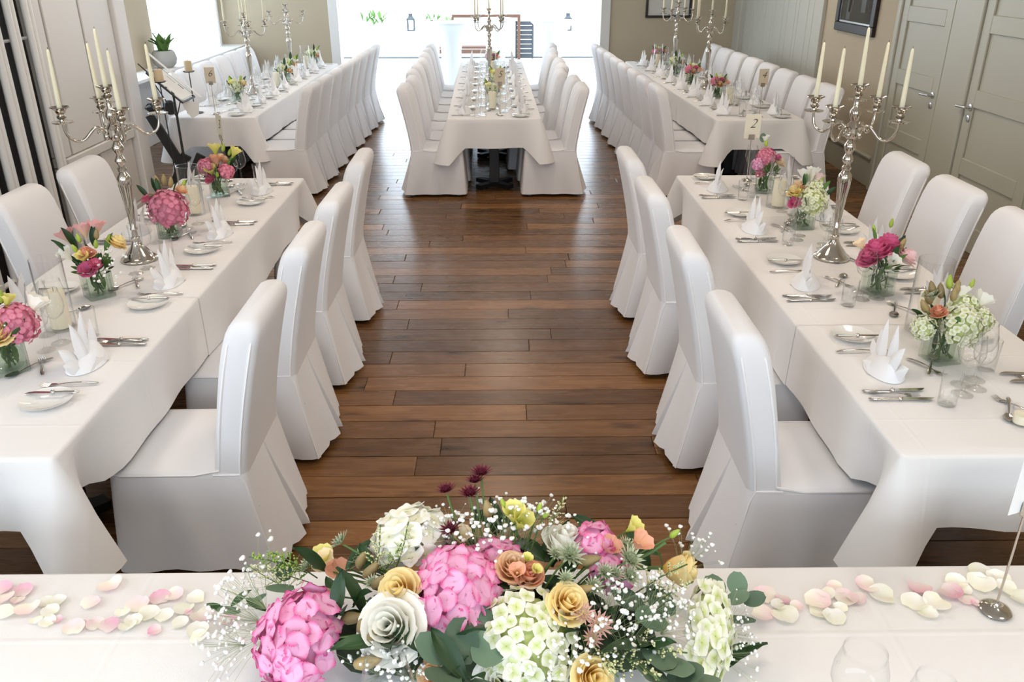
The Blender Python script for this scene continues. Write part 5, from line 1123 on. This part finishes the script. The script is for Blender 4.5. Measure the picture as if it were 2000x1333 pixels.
# folding keyboard stand: flat black crossed bars
ks = thing('folding_stand', 'black cross-legged folding stand behind the music stand', 'stand', None, (-3.2, 7.97, 0))
KS = Vector((-3.2, 7.97, 0))
def bar(p, q, wd, th=.03):
    p = Vector(p) - KS; q = Vector(q) - KS; d = (q - p); L_ = d.length; d.normalize(); g = G(); side = Vector((0, 1, 0)); up = d.cross(side).normalized()
    r = []
    for t in (0, L_): r.append([p + d * t + side * (sy * th / 2) + up * (sz * wd / 2) for sy, sz in ((-1, -1), (1, -1), (1, 1), (-1, 1))])
    g.loft(r, True, True, True); return g.mesh('bar', 'iron', smooth=False)
put('bar', bar((-3.26, 7.93, .80), (-2.95, 7.93, .12), .085), ks); put('bar', bar((-3.20, 7.97, .04), (-3.00, 7.97, .42), .095), ks); put('bar', bar((-3.07, 7.97, .04), (-2.86, 7.97, .42), .085), ks)
g = G(); g.cbox((-3.24 + 3.2, -.02, .86), (.11, .10, .08), .03); g.cbox((-3.08 + 3.2, 0, .86), (.08, .07, .13), .02); g.tube([(-.04, 0, .84), (.13, 0, .86)], .012, 6); put('clamp', g.mesh('clamp', 'iron'), ks)
def candle_stand(x_, y_, z_, h_, lab, clab, sc_=1.0):
    o = thing('candle_stand', lab, 'candle stand', None, (x_, y_, z_))
    g = G(); g.lathe([(0, 0), (.07, 0), (.078, .006), (.02, .014), (.008, .03)], 18); put('base', g.mesh('base', 'iron'), o)
    g = G(); g.tube([(0, 0, .02), (0, 0, h_)], .005, 6); put('rod', g.mesh('rod', 'iron'), o)
    g = G(); g.lathe([(0, h_ - .004), (.045, h_), (.056, h_ + .010), (.053, h_ + .010), (.044, h_ + .004), (0, h_ + .002)], 18); put('dish', g.mesh('dish', 'iron'), o)
    g = G(); g.lathe([(0, 0), (.036, 0), (.036, .092), (.030, .100), (.008, .097), (0, .096)], 16); c = thing('pillar_candle', clab, 'candle', g.mesh('pillar_candle', 'tanwax'), (x_, y_, z_ + h_ + .004), scale=sc_); g = G(); g.tube([(0, 0, .095), (0, 0, .112)], .0015, 5); put('wick', g.mesh('wick', 'wick'), c)
q1 = at(312, 161, y=7.52); q2 = at(369, 141, y=8.34)
candle_stand(q1.x, q1.y, 0, q1.z, 'tall iron candle stand in front of the music stand', 'tan pillar candle in front of the music stand sheet', 1.05)
candle_stand(q2.x, q2.y, TOP, q2.z - TOP, 'short iron candle stand on the bay window table behind the music stand', 'tan pillar candle on the bay window table, before the curtain')
pot = thing('potted_plant', 'grey round pot with a light green plant on the bay window sill', 'plant', None, (-4.12, 10.75, .90), scale=.86)
g = G(); g.lathe([(0, 0), (.10, 0), (.15, .05), (.17, .12), (.15, .20), (.13, .23), (.12, .23), (.12, .2), (0, .19)], 20); put('pot', g.mesh('pot', mat('grey_pot', (.42, .41, .38), .7)), pot)
for i in range(22):
    put('leaf', leaf_me('green'), pot, mtx=TM(Vector((rnd.uniform(-.05, .05), rnd.uniform(-.05, .05), .2)), Matrix.Rotation(rnd.uniform(0, 6.28), 3, 'Z') @ Matrix.Rotation(ND(rnd.uniform(20, 75)), 3, 'X'), rnd.uniform(.16, .28)))

# ---------------------------------------------------------------- outside
def cocktail(x_, y_, lab):
    o = thing('cocktail_table', lab, 'table', None, (x_, y_, -.02), (0, 0, .3), 'standing tables on the terrace')
    g = G(); pr = [(.34, 0.01), (.26, .10), (.20, .26), (.175, .45), (.18, .65), (.215, .82), (.28, .96), (.36, 1.05), (.40, 1.085), (.405, 1.10), (.395, 1.112), (0, 1.114)]
    g.lathe(pr, 28); put('stretch_cover', g.mesh('stretch_cover', 'stretch', ang=60), o)
    g = G(); g.lathe([(.03, .02), (.03, 1.07), (.38, 1.075), (.38, 1.082), (0, 1.082)], 14); put('pedestal', g.mesh('pedestal', 'iron'), o)
    for k in range(4):
        a = k * PI / 2; g = G(); g.cbox((.30 * math.cos(a), .30 * math.sin(a), .01), (.05, .05, .02), .004); put('foot', g.mesh('foot', 'iron', smooth=False), o)
cocktail(-.90, 15.7, 'white stretch-covered standing table on the terrace, nearest the bay side'); cocktail(.92, 16.1, 'white stretch-covered standing table on the terrace, nearest the picture side'); cocktail(-.12, 16.6, 'white stretch-covered standing table on the terrace behind the middle candelabrum')
def lantern(x_, y_, z_, lab):
    o = thing('garden_lantern', lab, 'lantern', None, (x_, y_, z_))
    g = G()
    for sx in (-1, 1):
        for sy in (-1, 1): g.box((sx * .075, sy * .075, .13), (.026, .026, .24))
    g.box((0, 0, .008), (.18, .18, .03)); g.box((0, 0, .255), (.19, .19, .03)); put('cage', g.mesh('cage', 'lantern', smooth=False), o)
    g = G(); g.loft([[(sx * q, sy * q, z) for sx, sy in ((-1, -1), (1, -1), (1, 1), (-1, 1))] for q, z in ((.09, .262), (.045, .32), (.045, .375), (.05, .38))], True, True, True); put('cap', g.mesh('cap', 'lantern', smooth=False), o)
    for k in range(4):
        g = G(); g.box((0, 0, .13), (.135, .002, .225)); put('pane', g.mesh('pane', 'pane', smooth=False), o, (.074 * math.sin(k * AL), .074 * math.cos(k * AL), 0), (0, 0, k * AL))
lantern(-2.12, 20.85, .56, 'dark metal lantern with clear panes on the terrace wall, bay side'); lantern(1.55, 20.85, .56, 'dark metal lantern on the terrace wall beyond the standing table, picture side')
gb = thing('garden_bench', 'brown timber bench frame at the far edge of the terrace', 'bench', None, (-.35, 20.1, 0))
for nm, c, d in (('top_rail', (0, .1, .92), (1.55, .06, .07)), ('post', (-.76, .1, .44), (.06, .06, .92)), ('post', (.74, .1, .44), (.07, .06, .92)), ('seat_slat', (-.5, -.12, .28), (1.1, .36, .05)), ('front_rail', (-.5, -.3, .20), (1.1, .04, .09))):
    g = G(); g.cbox(c, d, .006); put(nm, g.mesh(nm, 'brown', smooth=False), gb)
sl = thing('slatted_screen', 'dark slatted screen behind the timber post on the terrace', 'screen', None, (.52, 20.3, 0))
g = G(); g.cbox((-.19, 0, .40), (.04, .05, .82), .005); put('post', g.mesh('post', 'slate', smooth=False), sl); g = G(); g.cbox((.19, 0, .40), (.04, .05, .82), .005); put('post', g.mesh('post', 'slate', smooth=False), sl)
g = G(); g.cbox((0, 0, 0), (.36, .025, .085), .004); sm_ = g.mesh('slat', 'slate', smooth=False)
for k in range(8): put('slat', sm_, sl, (0, .0, .06 + .1 * k))
for (x_, y_, lab) in ((-3.0, 20.85, 'leafy twigs on the terrace wall, bay side'), (-1.45, 20.85, 'small pale plant on the terrace wall behind the standing table')):
    o = thing('garden_plant', lab, 'plant', None, (x_, y_, .56))
    g = G(); g.lathe([(0, 0), (.08, 0), (.10, .12), (.09, .12), (0, .11)], 12); put('pot', g.mesh('pot', 'render'), o)
    for i in range(26): put('leaf', leaf_me('green'), o, mtx=TM(Vector((rnd.uniform(-.3, .3), rnd.uniform(-.05, .05), rnd.uniform(.1, .3))), Matrix.Rotation(rnd.uniform(0, 6.28), 3, 'Z') @ Matrix.Rotation(ND(rnd.uniform(10, 75)), 3, 'X'), rnd.uniform(.12, .24)))
